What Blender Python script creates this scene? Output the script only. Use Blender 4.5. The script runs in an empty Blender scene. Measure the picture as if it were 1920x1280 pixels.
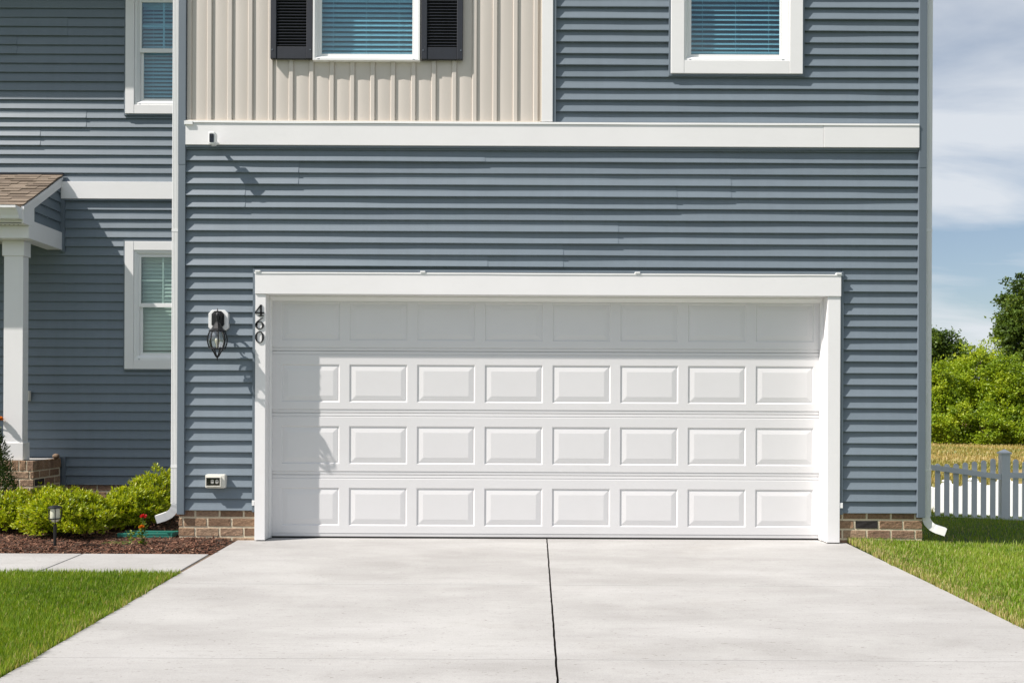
import bpy, bmesh, math, random
import numpy as np
from mathutils import Vector, noise

random.seed(7)
RNG = np.random.default_rng(11)
SC = bpy.context.scene
COL = SC.collection
R = math.radians

# ------------------------------------------------------------------ camera
FPX, CX, HY = 1734.0, 960.0, 765.0          # survey of the photo: focal length, centre, horizon (photo pixels)
EYE = Vector((0.0, -8.0, 1.15))
ROLL = R(0.25)
cam_d = bpy.data.cameras.new('camera')
cam = bpy.data.objects.new('camera', cam_d)
COL.objects.link(cam)
cam.location = EYE
cam.rotation_euler = (R(90), -ROLL, 0)
cam_d.sensor_fit = 'HORIZONTAL'
cam_d.sensor_width = 36
cam_d.lens = 36 * FPX / 1920
cam_d.shift_y = (HY - 640) / 1920
cam_d.clip_start = 0.05
cam_d.clip_end = 2000
SC.camera = cam

# ------------------------------------------------------------------ sky, sun, exposure
SUN_TO = Vector((-2.55, -1.0, 3.0)).normalized()
W = bpy.data.worlds.new('World')
SC.world = W
W.use_nodes = True
nt = W.node_tree
nt.nodes.clear()
N = nt.nodes.new
L = nt.links.new
out = N('ShaderNodeOutputWorld')
bg = N('ShaderNodeBackground')
bg.inputs['Strength'].default_value = 0.078
sky = N('ShaderNodeTexSky')
sky.sky_type = 'NISHITA'
sky.sun_disc = False
sky.sun_elevation = math.asin(SUN_TO.z)
sky.sun_rotation = math.atan2(SUN_TO.x, SUN_TO.y)
sky.altitude = 50
sky.dust_density = 1.2
sky.ozone_density = 1.2
tc = N('ShaderNodeTexCoord')
sep = N('ShaderNodeSeparateXYZ')
L(tc.outputs['Generated'], sep.inputs[0])
zz = N('ShaderNodeMath'); zz.operation = 'MAXIMUM'; zz.inputs[1].default_value = 0.0
L(sep.outputs['Z'], zz.inputs[0])
za = N('ShaderNodeMath'); za.operation = 'ADD'; za.inputs[1].default_value = 0.16
L(zz.outputs[0], za.inputs[0])
dx = N('ShaderNodeMath'); dx.operation = 'DIVIDE'
dy = N('ShaderNodeMath'); dy.operation = 'DIVIDE'
L(sep.outputs['X'], dx.inputs[0]); L(za.outputs[0], dx.inputs[1])
L(sep.outputs['Y'], dy.inputs[0]); L(za.outputs[0], dy.inputs[1])
cmb = N('ShaderNodeCombineXYZ')
L(dx.outputs[0], cmb.inputs[0]); L(dy.outputs[0], cmb.inputs[1])
mp = N('ShaderNodeMapping')
mp.inputs['Location'].default_value = (9.9, 9.1, 0)
mp.inputs['Rotation'].default_value = (0, 0, R(-35))
mp.inputs['Scale'].default_value = (0.75, 1.7, 1)
L(cmb.outputs[0], mp.inputs['Vector'])
cn = N('ShaderNodeTexNoise')
cn.inputs['Scale'].default_value = 1.15
cn.inputs['Detail'].default_value = 7
cn.inputs['Roughness'].default_value = 0.52
cn.inputs['Distortion'].default_value = 0.35
L(mp.outputs[0], cn.inputs['Vector'])
cr = N('ShaderNodeValToRGB')
cr.color_ramp.elements[0].position = 0.40
cr.color_ramp.elements[0].color = (0.10, 0.10, 0.10, 1)
cr.color_ramp.elements[1].position = 0.63
cr.color_ramp.elements[1].color = (0.9, 0.9, 0.9, 1)
L(cn.outputs['Fac'], cr.inputs['Fac'])
mixc = N('ShaderNodeMix'); mixc.data_type = 'RGBA'
L(cr.outputs['Color'], mixc.inputs['Factor'])
L(sky.outputs['Color'], mixc.inputs['A'])
mixc.inputs['B'].default_value = (7.0, 7.35, 7.8, 1)
L(mixc.outputs['Result'], bg.inputs['Color'])
L(bg.outputs[0], out.inputs[0])

sun_d = bpy.data.lights.new('sun', 'SUN')
sun_d.energy = 5.0
sun_d.angle = R(0.55)
sun_d.color = (1.0, 0.94, 0.885)
sun = bpy.data.objects.new('sun', sun_d)
COL.objects.link(sun)
sun.rotation_euler = (-SUN_TO).to_track_quat('-Z', 'Y').to_euler()
sun.location = (-10, -8, 14)

SC.view_settings.view_transform = 'Standard'
SC.view_settings.look = 'None'
SC.view_settings.gamma = 1
SC.view_settings.use_curve_mapping = False
SC.view_settings.exposure = 0.50
SC.render.engine = 'CYCLES'
SC.cycles.max_bounces = 8
SC.cycles.transparent_max_bounces = 16
SC.cycles.use_denoising = True


# ------------------------------------------------------------------ survey: photo measurement -> metres on a plane at depth Y
def px(p, q, Y=0.0):
    return ((p - CX) * math.cos(ROLL) - (HY - q) * math.sin(ROLL)) * (Y - EYE.y) / FPX


def pz(p, q, Y=0.0):
    return EYE.z + ((p - CX) * math.sin(ROLL) + (HY - q) * math.cos(ROLL)) * (Y - EYE.y) / FPX


# ------------------------------------------------------------------ materials
def principled(name):
    m = bpy.data.materials.new(name)
    m.use_nodes = True
    t = m.node_tree
    return m, t, t.nodes['Principled BSDF']


def coords(t, scale=(1, 1, 1), world=True):
    if world:
        g = t.nodes.new('ShaderNodeNewGeometry').outputs['Position']
    else:
        g = t.nodes.new('ShaderNodeTexCoord').outputs['Object']
    mpn = t.nodes.new('ShaderNodeMapping')
    mpn.inputs['Scale'].default_value = scale
    t.links.new(g, mpn.inputs['Vector'])
    return mpn.outputs[0]


def noise_tex(t, vec, scale, detail=4, rough=0.55):
    n = t.nodes.new('ShaderNodeTexNoise')
    n.inputs['Scale'].default_value = scale
    n.inputs['Detail'].default_value = detail
    n.inputs['Roughness'].default_value = rough
    t.links.new(vec, n.inputs['Vector'])
    return n.outputs['Fac']


def ramp(t, fac, stops):
    r = t.nodes.new('ShaderNodeValToRGB')
    e = r.color_ramp.elements
    while len(e) < len(stops):
        e.new(0.5)
    for i, (p, c) in enumerate(stops):
        e[i].position = p
        e[i].color = (*c, 1)
    t.links.new(fac, r.inputs['Fac'])
    return r.outputs['Color']


def mixrgb(t, fac, a, b, mode='MIX'):
    n = t.nodes.new('ShaderNodeMix')
    n.data_type = 'RGBA'
    n.blend_type = mode
    for sock, v in (('Factor', fac), ('A', a), ('B', b)):
        if hasattr(v, 'is_output'):
            t.links.new(v, n.inputs[sock])
        else:
            n.inputs[sock].default_value = v if sock == 'Factor' else (*v, 1)
    return n.outputs['Result']


def bump(t, b, height, strength, dist=0.01):
    n = t.nodes.new('ShaderNodeBump')
    n.inputs['Strength'].default_value = strength
    n.inputs['Distance'].default_value = dist
    t.links.new(height, n.inputs['Height'])
    t.links.new(n.outputs[0], b.inputs['Normal'])


def shade(c, k):
    return tuple(v * k for v in c)


def painted(name, c, rough=0.45, var=0.06, scale=(1.2, 1.2, 1.2), bumps=0.0, bscale=60, spec=0.4, dirt=0.0):
    m, t, b = principled(name)
    v = coords(t, scale)
    n = noise_tex(t, v, 1.6, 5)
    col = ramp(t, n, [(0.3, shade(c, 1 - var)), (0.7, shade(c, 1 + var))])
    if dirt:
        d = noise_tex(t, coords(t, (1, 1, 2.5)), 5.0, 7, 0.65)
        f = ramp(t, d, [(0.52, (0, 0, 0)), (0.8, (dirt, dirt, dirt))])
        col = mixrgb(t, f, col, shade((0.45, 0.40, 0.33), c[0] + 0.2))
    t.links.new(col, b.inputs['Base Color'])
    b.inputs['Roughness'].default_value = rough
    b.inputs['Specular IOR Level'].default_value = spec
    if bumps:
        bump(t, b, noise_tex(t, coords(t, scale), bscale, 3), bumps, 0.004)
    return m


M = {}
# vinyl siding: embossed grain running along the course, faint panel-to-panel tone
m, t, b = principled('siding_blue')
oi = t.nodes.new('ShaderNodeObjectInfo')
base = ramp(t, oi.outputs['Random'], [(0.0, (0.149, 0.185, 0.217)), (1.0, (0.167, 0.205, 0.239))])
g = noise_tex(t, coords(t, (3, 3, 90)), 3.0, 4, 0.6)
colr = mixrgb(t, ramp(t, g, [(0.35, (0.0, 0, 0)), (0.75, (0.16, 0.16, 0.16))]), base, (0.22, 0.265, 0.30))
wash = noise_tex(t, coords(t, (7, 7, 0.7)), 1.5, 6, 0.65)
colr = mixrgb(t, 1.0, colr, ramp(t, wash, [(0.30, (0.955, 0.95, 0.945)), (0.66, (1.02, 1.02, 1.02))]), 'MULTIPLY')
t.links.new(colr, b.inputs['Base Color'])
b.inputs['Roughness'].default_value = 0.5
b.inputs['Specular IOR Level'].default_value = 0.35
bump(t, b, g, 0.25, 0.003)
M['siding'] = m
M['siding_trim'] = painted('siding_trim', (0.132, 0.163, 0.192), 0.5, 0.04)
M['white'] = painted('trim_white', (0.80, 0.79, 0.785), 0.4, 0.02, dirt=0.05)
M['door_white'] = painted('door_white', (0.68, 0.673, 0.672), 0.42, 0.015, bumps=0.05, bscale=160, dirt=0.035)
M['vinyl'] = painted('vinyl_white', (0.82, 0.82, 0.81), 0.3, 0.015)
M['gutter'] = painted('gutter_white', (0.80, 0.80, 0.79), 0.3, 0.02)
M['beige'] = painted('board_beige', (0.60, 0.548, 0.492), 0.5, 0.035, (2, 2, 0.6), bumps=0.06, bscale=40)
M['beige_trim'] = painted('beige_trim', (0.66, 0.60, 0.51), 0.5, 0.02)
M['navy'] = painted('shutter_navy', (0.022, 0.025, 0.033), 0.45, 0.12, (8, 8, 2), bumps=0.15)
M['black'] = painted('black_metal', (0.012, 0.012, 0.013), 0.4, 0.15)
M['dark'] = painted('rubber_dark', (0.02, 0.019, 0.018), 0.7, 0.1)
M['cream'] = painted('cream_plastic', (0.72, 0.70, 0.63), 0.4, 0.03)
M['blind'] = painted('blind_white', (0.80, 0.81, 0.80), 0.45, 0.02)
M['room'] = painted('room_paint', (0.36, 0.36, 0.35), 0.8, 0.03)
M['green_plastic'] = painted('green_plastic', (0.02, 0.16, 0.12), 0.4, 0.1)
M['soffit'] = painted('soffit_white', (0.74, 0.73, 0.68), 0.5, 0.02)
M['fence'] = painted('fence_vinyl', (0.74, 0.75, 0.76), 0.4, 0.03)
M['soil'] = painted('soil', (0.045, 0.028, 0.018), 0.95, 0.4, (9, 9, 9))
M['joint'] = painted('joint_filler', (0.13, 0.095, 0.065), 0.95, 0.35, (25, 25, 25))
M['stone'] = painted('stone', (0.22, 0.15, 0.10), 0.9, 0.3, (20, 20, 20))
M['terracotta'] = painted('terracotta', (0.12, 0.07, 0.05), 0.8, 0.2)
M['bark'] = painted('bark', (0.06, 0.042, 0.03), 0.9, 0.35, (12, 12, 4))
M['stem'] = painted('stem', (0.07, 0.10, 0.02), 0.7, 0.2)
M['red'] = painted('petal_red', (0.65, 0.03, 0.03), 0.6, 0.15, (60, 60, 60))
M['orange'] = painted('petal_orange', (0.80, 0.25, 0.01), 0.6, 0.15, (60, 60, 60))
M['lens'] = painted('camera_lens', (0.01, 0.01, 0.012), 0.08, 0.05, spec=0.7)
M['frost'] = painted('frosted_glass', (0.62, 0.62, 0.50), 0.35, 0.04)


def glass_mat(name, tint, refl):
    m = bpy.data.materials.new(name)
    m.use_nodes = True
    t = m.node_tree
    t.nodes.clear()
    o = t.nodes.new('ShaderNodeOutputMaterial')
    tr = t.nodes.new('ShaderNodeBsdfTransparent')
    tr.inputs['Color'].default_value = (*tint, 1)
    gl = t.nodes.new('ShaderNodeBsdfGlossy')
    gl.inputs['Roughness'].default_value = 0.01
    lw = t.nodes.new('ShaderNodeLayerWeight')
    pw = t.nodes.new('ShaderNodeMath')
    pw.operation = 'POWER'
    pw.inputs[1].default_value = 5
    t.links.new(lw.outputs['Facing'], pw.inputs[0])
    fr = t.nodes.new('ShaderNodeMath')
    fr.operation = 'MULTIPLY_ADD'
    fr.inputs[1].default_value = 1 - refl
    fr.inputs[2].default_value = refl
    t.links.new(pw.outputs[0], fr.inputs[0])
    mx = t.nodes.new('ShaderNodeMixShader')
    t.links.new(fr.outputs[0], mx.inputs[0])
    t.links.new(tr.outputs[0], mx.inputs[1])
    t.links.new(gl.outputs[0], mx.inputs[2])
    t.links.new(mx.outputs[0], o.inputs['Surface'])
    # faint waviness of float glass
    nz = t.nodes.new('ShaderNodeTexNoise')
    nz.inputs['Scale'].default_value = 2.2
    t.links.new(coords(t), nz.inputs['Vector'])
    bp = t.nodes.new('ShaderNodeBump')
    bp.inputs['Strength'].default_value = 0.04
    bp.inputs['Distance'].default_value = 0.02
    t.links.new(nz.outputs['Fac'], bp.inputs['Height'])
    t.links.new(bp.outputs[0], gl.inputs['Normal'])
    return m


M['pane'] = glass_mat('window_glass', (0.685, 0.88, 0.935), 0.09)
M['pane_green'] = glass_mat('window_glass_green', (0.83, 0.905, 0.875), 0.07)
M['cover'] = glass_mat('cover_glass', (0.93, 0.92, 0.91), 0.03)
M['clear'] = glass_mat('lantern_glass', (0.95, 0.95, 0.945), 0.18)

# brick and mortar
m, t, b = principled('brick')
oi = t.nodes.new('ShaderNodeObjectInfo')
base = ramp(t, oi.outputs['Random'], [(0.0, (0.19, 0.117, 0.072)), (0.25, (0.27, 0.172, 0.104)),
                                      (0.55, (0.31, 0.200, 0.124)), (0.8, (0.35, 0.246, 0.165)), (1.0, (0.25, 0.152, 0.103))])
n1 = noise_tex(t, coords(t, (1, 1, 1.4)), 38, 6, 0.72)
t.links.new(mixrgb(t, 0.75, base, mixrgb(t, 1.0, base, ramp(t, n1, [(0.3, (0.45, 0.42, 0.4)), (0.7, (1.5, 1.45, 1.4))]), 'MULTIPLY')), b.inputs['Base Color'])
b.inputs['Roughness'].default_value = 0.9
bump(t, b, n1, 1.0, 0.012)
M['brick'] = m
M['brick_dark'] = painted('brick_dark', (0.026, 0.022, 0.022), 0.6, 0.3, (30, 30, 30), bumps=0.6, bscale=3)
m, t, b = principled('mortar')
n1 = noise_tex(t, coords(t), 80, 5, 0.7)
t.links.new(ramp(t, n1, [(0.3, (0.55, 0.47, 0.33)), (0.7, (0.72, 0.63, 0.47))]), b.inputs['Base Color'])
b.inputs['Roughness'].default_value = 0.95
bump(t, b, n1, 0.6, 0.004)
M['mortar'] = m

# broom-finished concrete with faint trowel streaks, stains and specks
m, t, b = principled('concrete')
v = coords(t)
big = noise_tex(t, coords(t, (0.5, 1.6, 1)), 1.3, 6, 0.6)
streak = noise_tex(t, coords(t, (1.3, 22, 1)), 2.6, 6, 0.65)
fine = noise_tex(t, v, 130, 4, 0.7)
col = ramp(t, big, [(0.3, (0.305, 0.297, 0.285)), (0.70, (0.412, 0.406, 0.395))])
col = mixrgb(t, ramp(t, streak, [(0.48, (0, 0, 0)), (0.68, (0.22, 0.22, 0.22))]), col, (0.28, 0.272, 0.26))
col = mixrgb(t, ramp(t, noise_tex(t, coords(t, (2.2, 34, 1)), 1.9, 5, 0.6), [(0.60, (0, 0, 0)), (0.70, (0.38, 0.38, 0.38))]), col, (0.25, 0.24, 0.225))
col = mixrgb(t, ramp(t, noise_tex(t, coords(t, (0.7, 0.9, 1)), 2.4, 5, 0.6), [(0.50, (0, 0, 0)), (0.70, (0.45, 0.45, 0.45))]), col, (0.44, 0.435, 0.42))
col = mixrgb(t, ramp(t, noise_tex(t, coords(t, (0.8, 1.1, 1)), 1.1, 7, 0.7), [(0.56, (0, 0, 0)), (0.72, (0.35, 0.35, 0.35))]), col, (0.29, 0.272, 0.245))
spots = noise_tex(t, coords(t, (9, 26, 1)), 3.4, 2, 0.5)
col = mixrgb(t, ramp(t, spots, [(0.665, (0, 0, 0)), (0.72, (0.6, 0.6, 0.6))]), col, (0.15, 0.135, 0.115))
col = mixrgb(t, 0.35, col, mixrgb(t, 1.0, col, ramp(t, fine, [(0.3, (0.7, 0.7, 0.7)), (0.7, (1.25, 1.25, 1.25))]), 'MULTIPLY'))
t.links.new(col, b.inputs['Base Color'])
b.inputs['Roughness'].default_value = 0.85
b.inputs['Specular IOR Level'].default_value = 0.25
bump(t, b, noise_tex(t, coords(t, (2, 40, 1)), 9, 4, 0.7), 0.35, 0.004)
M['concrete'] = m

# roof shingles
m, t, b = principled('shingle')
oi = t.nodes.new('ShaderNodeObjectInfo')
base = ramp(t, oi.outputs['Random'], [(0.0, (0.115, 0.086, 0.062)), (0.5, (0.165, 0.128, 0.094)), (1.0, (0.215, 0.168, 0.125))])
n1 = noise_tex(t, coords(t), 260, 3, 0.8)
t.links.new(mixrgb(t, 1.0, base, ramp(t, n1, [(0.3, (0.55, 0.55, 0.55)), (0.7, (1.4, 1.4, 1.4))]), 'MULTIPLY'), b.inputs['Base Color'])
b.inputs['Roughness'].default_value = 0.95
bump(t, b, n1, 0.5, 0.003)
M['shingle'] = m

# ground: mown lawn soil near the house, dry meadow further out
m, t, b = principled('ground')
geo = t.nodes.new('ShaderNodeNewGeometry')
sp = t.nodes.new('ShaderNodeSeparateXYZ')
t.links.new(geo.outputs['Position'], sp.inputs[0])
mr = t.nodes.new('ShaderNodeMapRange')
mr.inputs['From Min'].default_value = 15
mr.inputs['From Max'].default_value = 18
t.links.new(sp.outputs['Y'], mr.inputs['Value'])
gn = noise_tex(t, coords(t), 2.2, 6, 0.65)
green = ramp(t, gn, [(0.3, (0.035, 0.060, 0.012)), (0.7, (0.075, 0.105, 0.022))])
dn = noise_tex(t, coords(t, (0.35, 0.9, 1)), 0.8, 8, 0.65)
dry = ramp(t, dn, [(0.32, (0.12, 0.12, 0.030)), (0.45, (0.24, 0.185, 0.065)), (0.60, (0.33, 0.24, 0.10)), (0.75, (0.27, 0.155, 0.065))])
t.links.new(mixrgb(t, mr.outputs[0], green, dry), b.inputs['Base Color'])
b.inputs['Roughness'].default_value = 1.0
b.inputs['Specular IOR Level'].default_value = 0.1
bump(t, b, gn, 0.6, 0.03)
M['ground'] = m


def leaf_mat(name, stops, trans=0.35, rough=0.45, spec=0.35):
    m, t, b = principled(name)
    at = t.nodes.new('ShaderNodeAttribute')
    at.attribute_name = 'tint'
    col = ramp(t, at.outputs['Fac'], stops)
    t.links.new(col, b.inputs['Base Color'])
    b.inputs['Roughness'].default_value = rough
    b.inputs['Specular IOR Level'].default_value = spec
    tr = t.nodes.new('ShaderNodeBsdfTranslucent')
    t.links.new(mixrgb(t, 1.0, col, (1.25, 1.2, 0.6), 'MULTIPLY'), tr.inputs['Color'])
    mx = t.nodes.new('ShaderNodeMixShader')
    mx.inputs[0].default_value = trans
    t.links.new(b.outputs[0], mx.inputs[1])
    t.links.new(tr.outputs[0], mx.inputs[2])
    o = t.nodes['Material Output']
    t.links.new(mx.outputs[0], o.inputs['Surface'])
    return m


M['grass'] = leaf_mat('grass_blade', [(0.0, (0.080, 0.150, 0.010)), (0.45, (0.185, 0.300, 0.018)), (0.8, (0.330, 0.400, 0.050)), (0.9, (0.40, 0.34, 0.13)), (1.0, (0.52, 0.43, 0.22))], 0.35)
M['dry_grass'] = leaf_mat('dry_grass', [(0.0, (0.15, 0.19, 0.035)), (0.4, (0.31, 0.27, 0.07)), (1.0, (0.46, 0.33, 0.13))], 0.3)
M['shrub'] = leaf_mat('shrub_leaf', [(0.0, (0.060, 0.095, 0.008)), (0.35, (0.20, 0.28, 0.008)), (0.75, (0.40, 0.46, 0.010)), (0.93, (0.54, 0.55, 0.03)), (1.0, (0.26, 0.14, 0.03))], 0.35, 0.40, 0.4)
M['bush'] = leaf_mat('bush_leaf', [(0.0, (0.085, 0.150, 0.010)), (0.5, (0.24, 0.34, 0.014)), (1.0, (0.40, 0.46, 0.025))], 0.4)
M['tree'] = leaf_mat('tree_leaf', [(0.0, (0.030, 0.060, 0.012)), (0.6, (0.115, 0.185, 0.028)), (1.0, (0.21, 0.27, 0.04))], 0.4)
M['conifer'] = leaf_mat('conifer_leaf', [(0.0, (0.014, 0.030, 0.005)), (0.6, (0.055, 0.100, 0.012)), (1.0, (0.14, 0.18, 0.02))], 0.2)
M['flower_leaf'] = leaf_mat('flower_leaf', [(0.0, (0.05, 0.10, 0.01)), (1.0, (0.22, 0.28, 0.03))], 0.3)
M['mulch'] = leaf_mat('mulch_chip', [(0.0, (0.040, 0.018, 0.012)), (0.45, (0.135, 0.062, 0.040)), (0.8, (0.24, 0.125, 0.080)), (1.0, (0.42, 0.27, 0.18))], 0.0, 0.9, 0.15)

# ------------------------------------------------------------------ builders
ORIG = {}


def origin_of(o):
    return ORIG.get(o.name, Vector((0, 0, 0))) if o else Vector((0, 0, 0))


def props(o, label=None, cat=None, group=None, kind=None):
    for k, v in (('label', label), ('category', cat), ('group', group), ('kind', kind)):
        if v:
            o[k] = v
    return o


def thing(name, loc, label, cat, group=None):
    o = bpy.data.objects.new(name, None)
    o.empty_display_size = 0.1
    COL.objects.link(o)
    o.location = loc
    ORIG[o.name] = Vector(loc)
    return props(o, label, cat, group)


def link(name, me, parent=None, loc=(0, 0, 0)):
    """place a mesh whose origin sits at world point loc"""
    o = bpy.data.objects.new(name, me)
    COL.objects.link(o)
    o.parent = parent
    o.location = Vector(loc) - origin_of(parent)
    ORIG[o.name] = Vector(loc)
    return o


class MB:
    def __init__(s):
        s.v, s.f = [], []

    def add(s, vs, fs):
        n = len(s.v)
        s.v += [tuple(p) for p in vs]
        s.f += [tuple(i + n for i in q) for q in fs]
        return s

    def box(s, x0, x1, y0, y1, z0, z1):
        return s.add([(x0, y0, z0), (x1, y0, z0), (x1, y1, z0), (x0, y1, z0), (x0, y0, z1), (x1, y0, z1), (x1, y1, z1), (x0, y1, z1)],
                     [(3, 2, 1, 0), (4, 5, 6, 7), (0, 1, 5, 4), (1, 2, 6, 5), (2, 3, 7, 6), (3, 0, 4, 7)])

    def prism(s, poly, a, b_, axis='y'):
        """extrude a 2-D polygon; axis y: poly=(x,z); axis x: poly=(y,z); axis z: poly=(x,y)"""
        n = len(poly)
        mk = {'y': lambda p, d: (p[0], d, p[1]), 'x': lambda p, d: (d, p[0], p[1]), 'z': lambda p, d: (p[0], p[1], d)}[axis]
        vs = [mk(p, a) for p in poly] + [mk(p, b_) for p in poly]
        fs = [tuple(range(n)), tuple(range(2 * n - 1, n - 1, -1))] + [(i, i + n, (i + 1) % n + n, (i + 1) % n) for i in range(n)]
        return s.add(vs, fs)

    def tube(s, path, rad, seg=8, cap=True):
        path = [Vector(p) for p in path]
        rads = rad if isinstance(rad, (list, tuple)) else [rad] * len(path)
        rings = []
        up = Vector((0.123, 0.456, 0.88))
        for i, p in enumerate(path):
            d = (path[min(i + 1, len(path) - 1)] - path[max(i - 1, 0)]).normalized()
            u = d.cross(up)
            u = (u if u.length > 1e-4 else d.cross(Vector((1, 0, 0)))).normalized()
            w = d.cross(u)
            rings.append([p + (u * math.cos(2 * math.pi * k / seg) + w * math.sin(2 * math.pi * k / seg)) * rads[i] for k in range(seg)])
        vs = [q for r in rings for q in r]
        fs = []
        for i in range(len(path) - 1):
            for k in range(seg):
                k2 = (k + 1) % seg
                fs.append((i * seg + k, i * seg + k2, (i + 1) * seg + k2, (i + 1) * seg + k))
        if cap:
            fs += [tuple(range(seg - 1, -1, -1)), tuple((len(path) - 1) * seg + k for k in range(seg))]
        return s.add(vs, fs)

    def lathe(s, prof, cx, cy, seg=16, rot=0.0):
        vs = [(cx + r * math.cos(rot + 2 * math.pi * k / seg), cy + r * math.sin(rot + 2 * math.pi * k / seg), z) for r, z in prof for k in range(seg)]
        fs = []
        for i in range(len(prof) - 1):
            for k in range(seg):
                k2 = (k + 1) % seg
                fs.append((i * seg + k, i * seg + k2, (i + 1) * seg + k2, (i + 1) * seg + k))
        return s.add(vs, fs)

    def mesh(s, name, mat, o=Vector((0, 0, 0)), smooth=False):
        me = bpy.data.meshes.new(name)
        me.from_pydata([(p[0] - o.x, p[1] - o.y, p[2] - o.z) for p in s.v], [], s.f)
        bm = bmesh.new()
        bm.from_mesh(me)
        bmesh.ops.recalc_face_normals(bm, faces=bm.faces)
        bm.to_mesh(me)
        bm.free()
        if mat:
            me.materials.append(M[mat])
        if smooth:
            me.shade_smooth()
            me.set_sharp_from_angle(angle=R(40))
        return me

    def build(s, name, mat, parent=None, bevel=0.0, smooth=False):
        o_ = origin_of(parent)
        me = s.mesh(name, mat, o_, smooth)
        ob = bpy.data.objects.new(name, me)
        COL.objects.link(ob)
        ob.parent = parent
        ORIG[ob.name] = o_
        if bevel:
            md = ob.modifiers.new('bevel', 'BEVEL')
            md.width = bevel
            md.segments = 2
            md.limit_method = 'ANGLE'
        return ob


def fast_mesh(name, V, F, mat, tint=None):
    """big numpy mesh; F is (n,k)"""
    me = bpy.data.meshes.new(name)
    n, k = F.shape
    me.vertices.add(len(V))
    me.vertices.foreach_set('co', V.astype(np.float32).ravel())
    me.loops.add(n * k)
    me.loops.foreach_set('vertex_index', F.astype(np.int32).ravel())
    me.polygons.add(n)
    me.polygons.foreach_set('loop_start', np.arange(0, n * k, k, dtype=np.int32))
    me.polygons.foreach_set('loop_total', np.full(n, k, dtype=np.int32))
    if tint is not None:
        a = me.attributes.new('tint', 'FLOAT', 'POINT')
        a.data.foreach_set('value', tint.astype(np.float32))
    me.update(calc_edges=True)
    me.materials.append(M[mat])
    return me


def leaves(P, D, S, Ln, Wd, tint, fold=0.25):
    """diamond leaves with a folded midrib: P base, D direction, S sideways"""
    n = len(P)
    Nn = np.cross(D, S)
    mid = P + D * (Ln * 0.45)[:, None]
    a = mid + S * (Wd * 0.5)[:, None] + Nn * (Wd * fold)[:, None]
    c = mid - S * (Wd * 0.5)[:, None] + Nn * (Wd * fold)[:, None]
    tip = P + D * Ln[:, None]
    V = np.stack([P, a, tip, c], 1).reshape(-1, 3)
    i = np.arange(n)[:, None] * 4
    F = np.concatenate([i + np.array([[0, 1, 2]]), i + np.array([[0, 2, 3]])], 0)
    return V, F, np.repeat(tint, 4)


def unit(a):
    return a / np.maximum(np.linalg.norm(a, axis=1), 1e-9)[:, None]


def rnd_dirs(n):
    return unit(RNG.normal(size=(n, 3)))


def side_of(D):
    return unit(np.cross(D, rnd_dirs(len(D))))


# ------------------------------------------------------------------ terrain
def sstep(a, b_, v):
    q = np.clip((v - a) / (b_ - a), 0, 1)
    return q * q * (3 - 2 * q)


def terrain(x, y):
    x = np.asarray(x, float)
    y = np.asarray(y, float)
    front = 0.0306 * np.clip(y, -14, 0) - 0.012
    side = -0.045 * np.clip(x - 3.1, 0, 9)
    back = -0.058 * np.clip(y - 0.3, 0, 13.7) * sstep(2.0, 4.0, x)
    near = front + side * sstep(-6, 0, y) + back + 0.02 * sstep(-1.5, -0.2, y) - 0.03 * np.clip(y - 7, 0, 7)
    far = -0.78 - 0.004 * np.clip(y - 40, 0, 40) + 0.10 * np.sin(x * 0.21 + 1.3) * np.sin(y * 0.13) * sstep(20, 30, y)
    w = sstep(14.0, 18.5, y)
    near = np.where(y < -14, -0.44, near)
    return near * (1 - w) + far * w


def tz(x, y):
    return float(terrain(x, y))


xs = np.unique(np.concatenate([np.linspace(-600, -30, 12), np.linspace(-30, -10, 12), np.linspace(-10, 14, 61), np.linspace(14, 60, 40), np.linspace(60, 600, 14)]))
ys = np.unique(np.concatenate([np.linspace(-400, -20, 10), np.linspace(-20, -9, 8), np.linspace(-9, 9, 46), np.linspace(9, 22, 27), np.linspace(22, 80, 40), np.linspace(80, 800, 14)]))
gx, gy = np.meshgrid(xs, ys)
gz = terrain(gx, gy)
# keep the sheet below the built slabs
under = (gx > -2.9) & (gx < 3.2) & (gy < 0.4) & (gy > -16)
gz = np.where(under, gz - 0.06, gz)
under2 = (gx <= -2.0) & (gy < -0.3) & (gy > -1.9)
gz = np.where(under2, gz - 0.07, gz)
V = np.stack([gx, gy, gz], -1).reshape(-1, 3)
nx_, ny_ = len(xs), len(ys)
ii, jj = np.meshgrid(np.arange(nx_ - 1), np.arange(ny_ - 1))
a0 = (jj * nx_ + ii).ravel()
F = np.stack([a0, a0 + 1, a0 + nx_ + 1, a0 + nx_], 1)
me = fast_mesh('ground', V, F, 'ground')
me.shade_smooth()
ground = link('ground', me)
props(ground, 'mown lawn soil and dry golden meadow reaching to the tree line', 'ground', kind='structure')

# ------------------------------------------------------------------ driveway, walk
DL, DR, DJ = -2.375, 2.90, 0.309
SLOPE = 0.0306


def dz(y):
    return SLOPE * min(y, 0.0)


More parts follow.
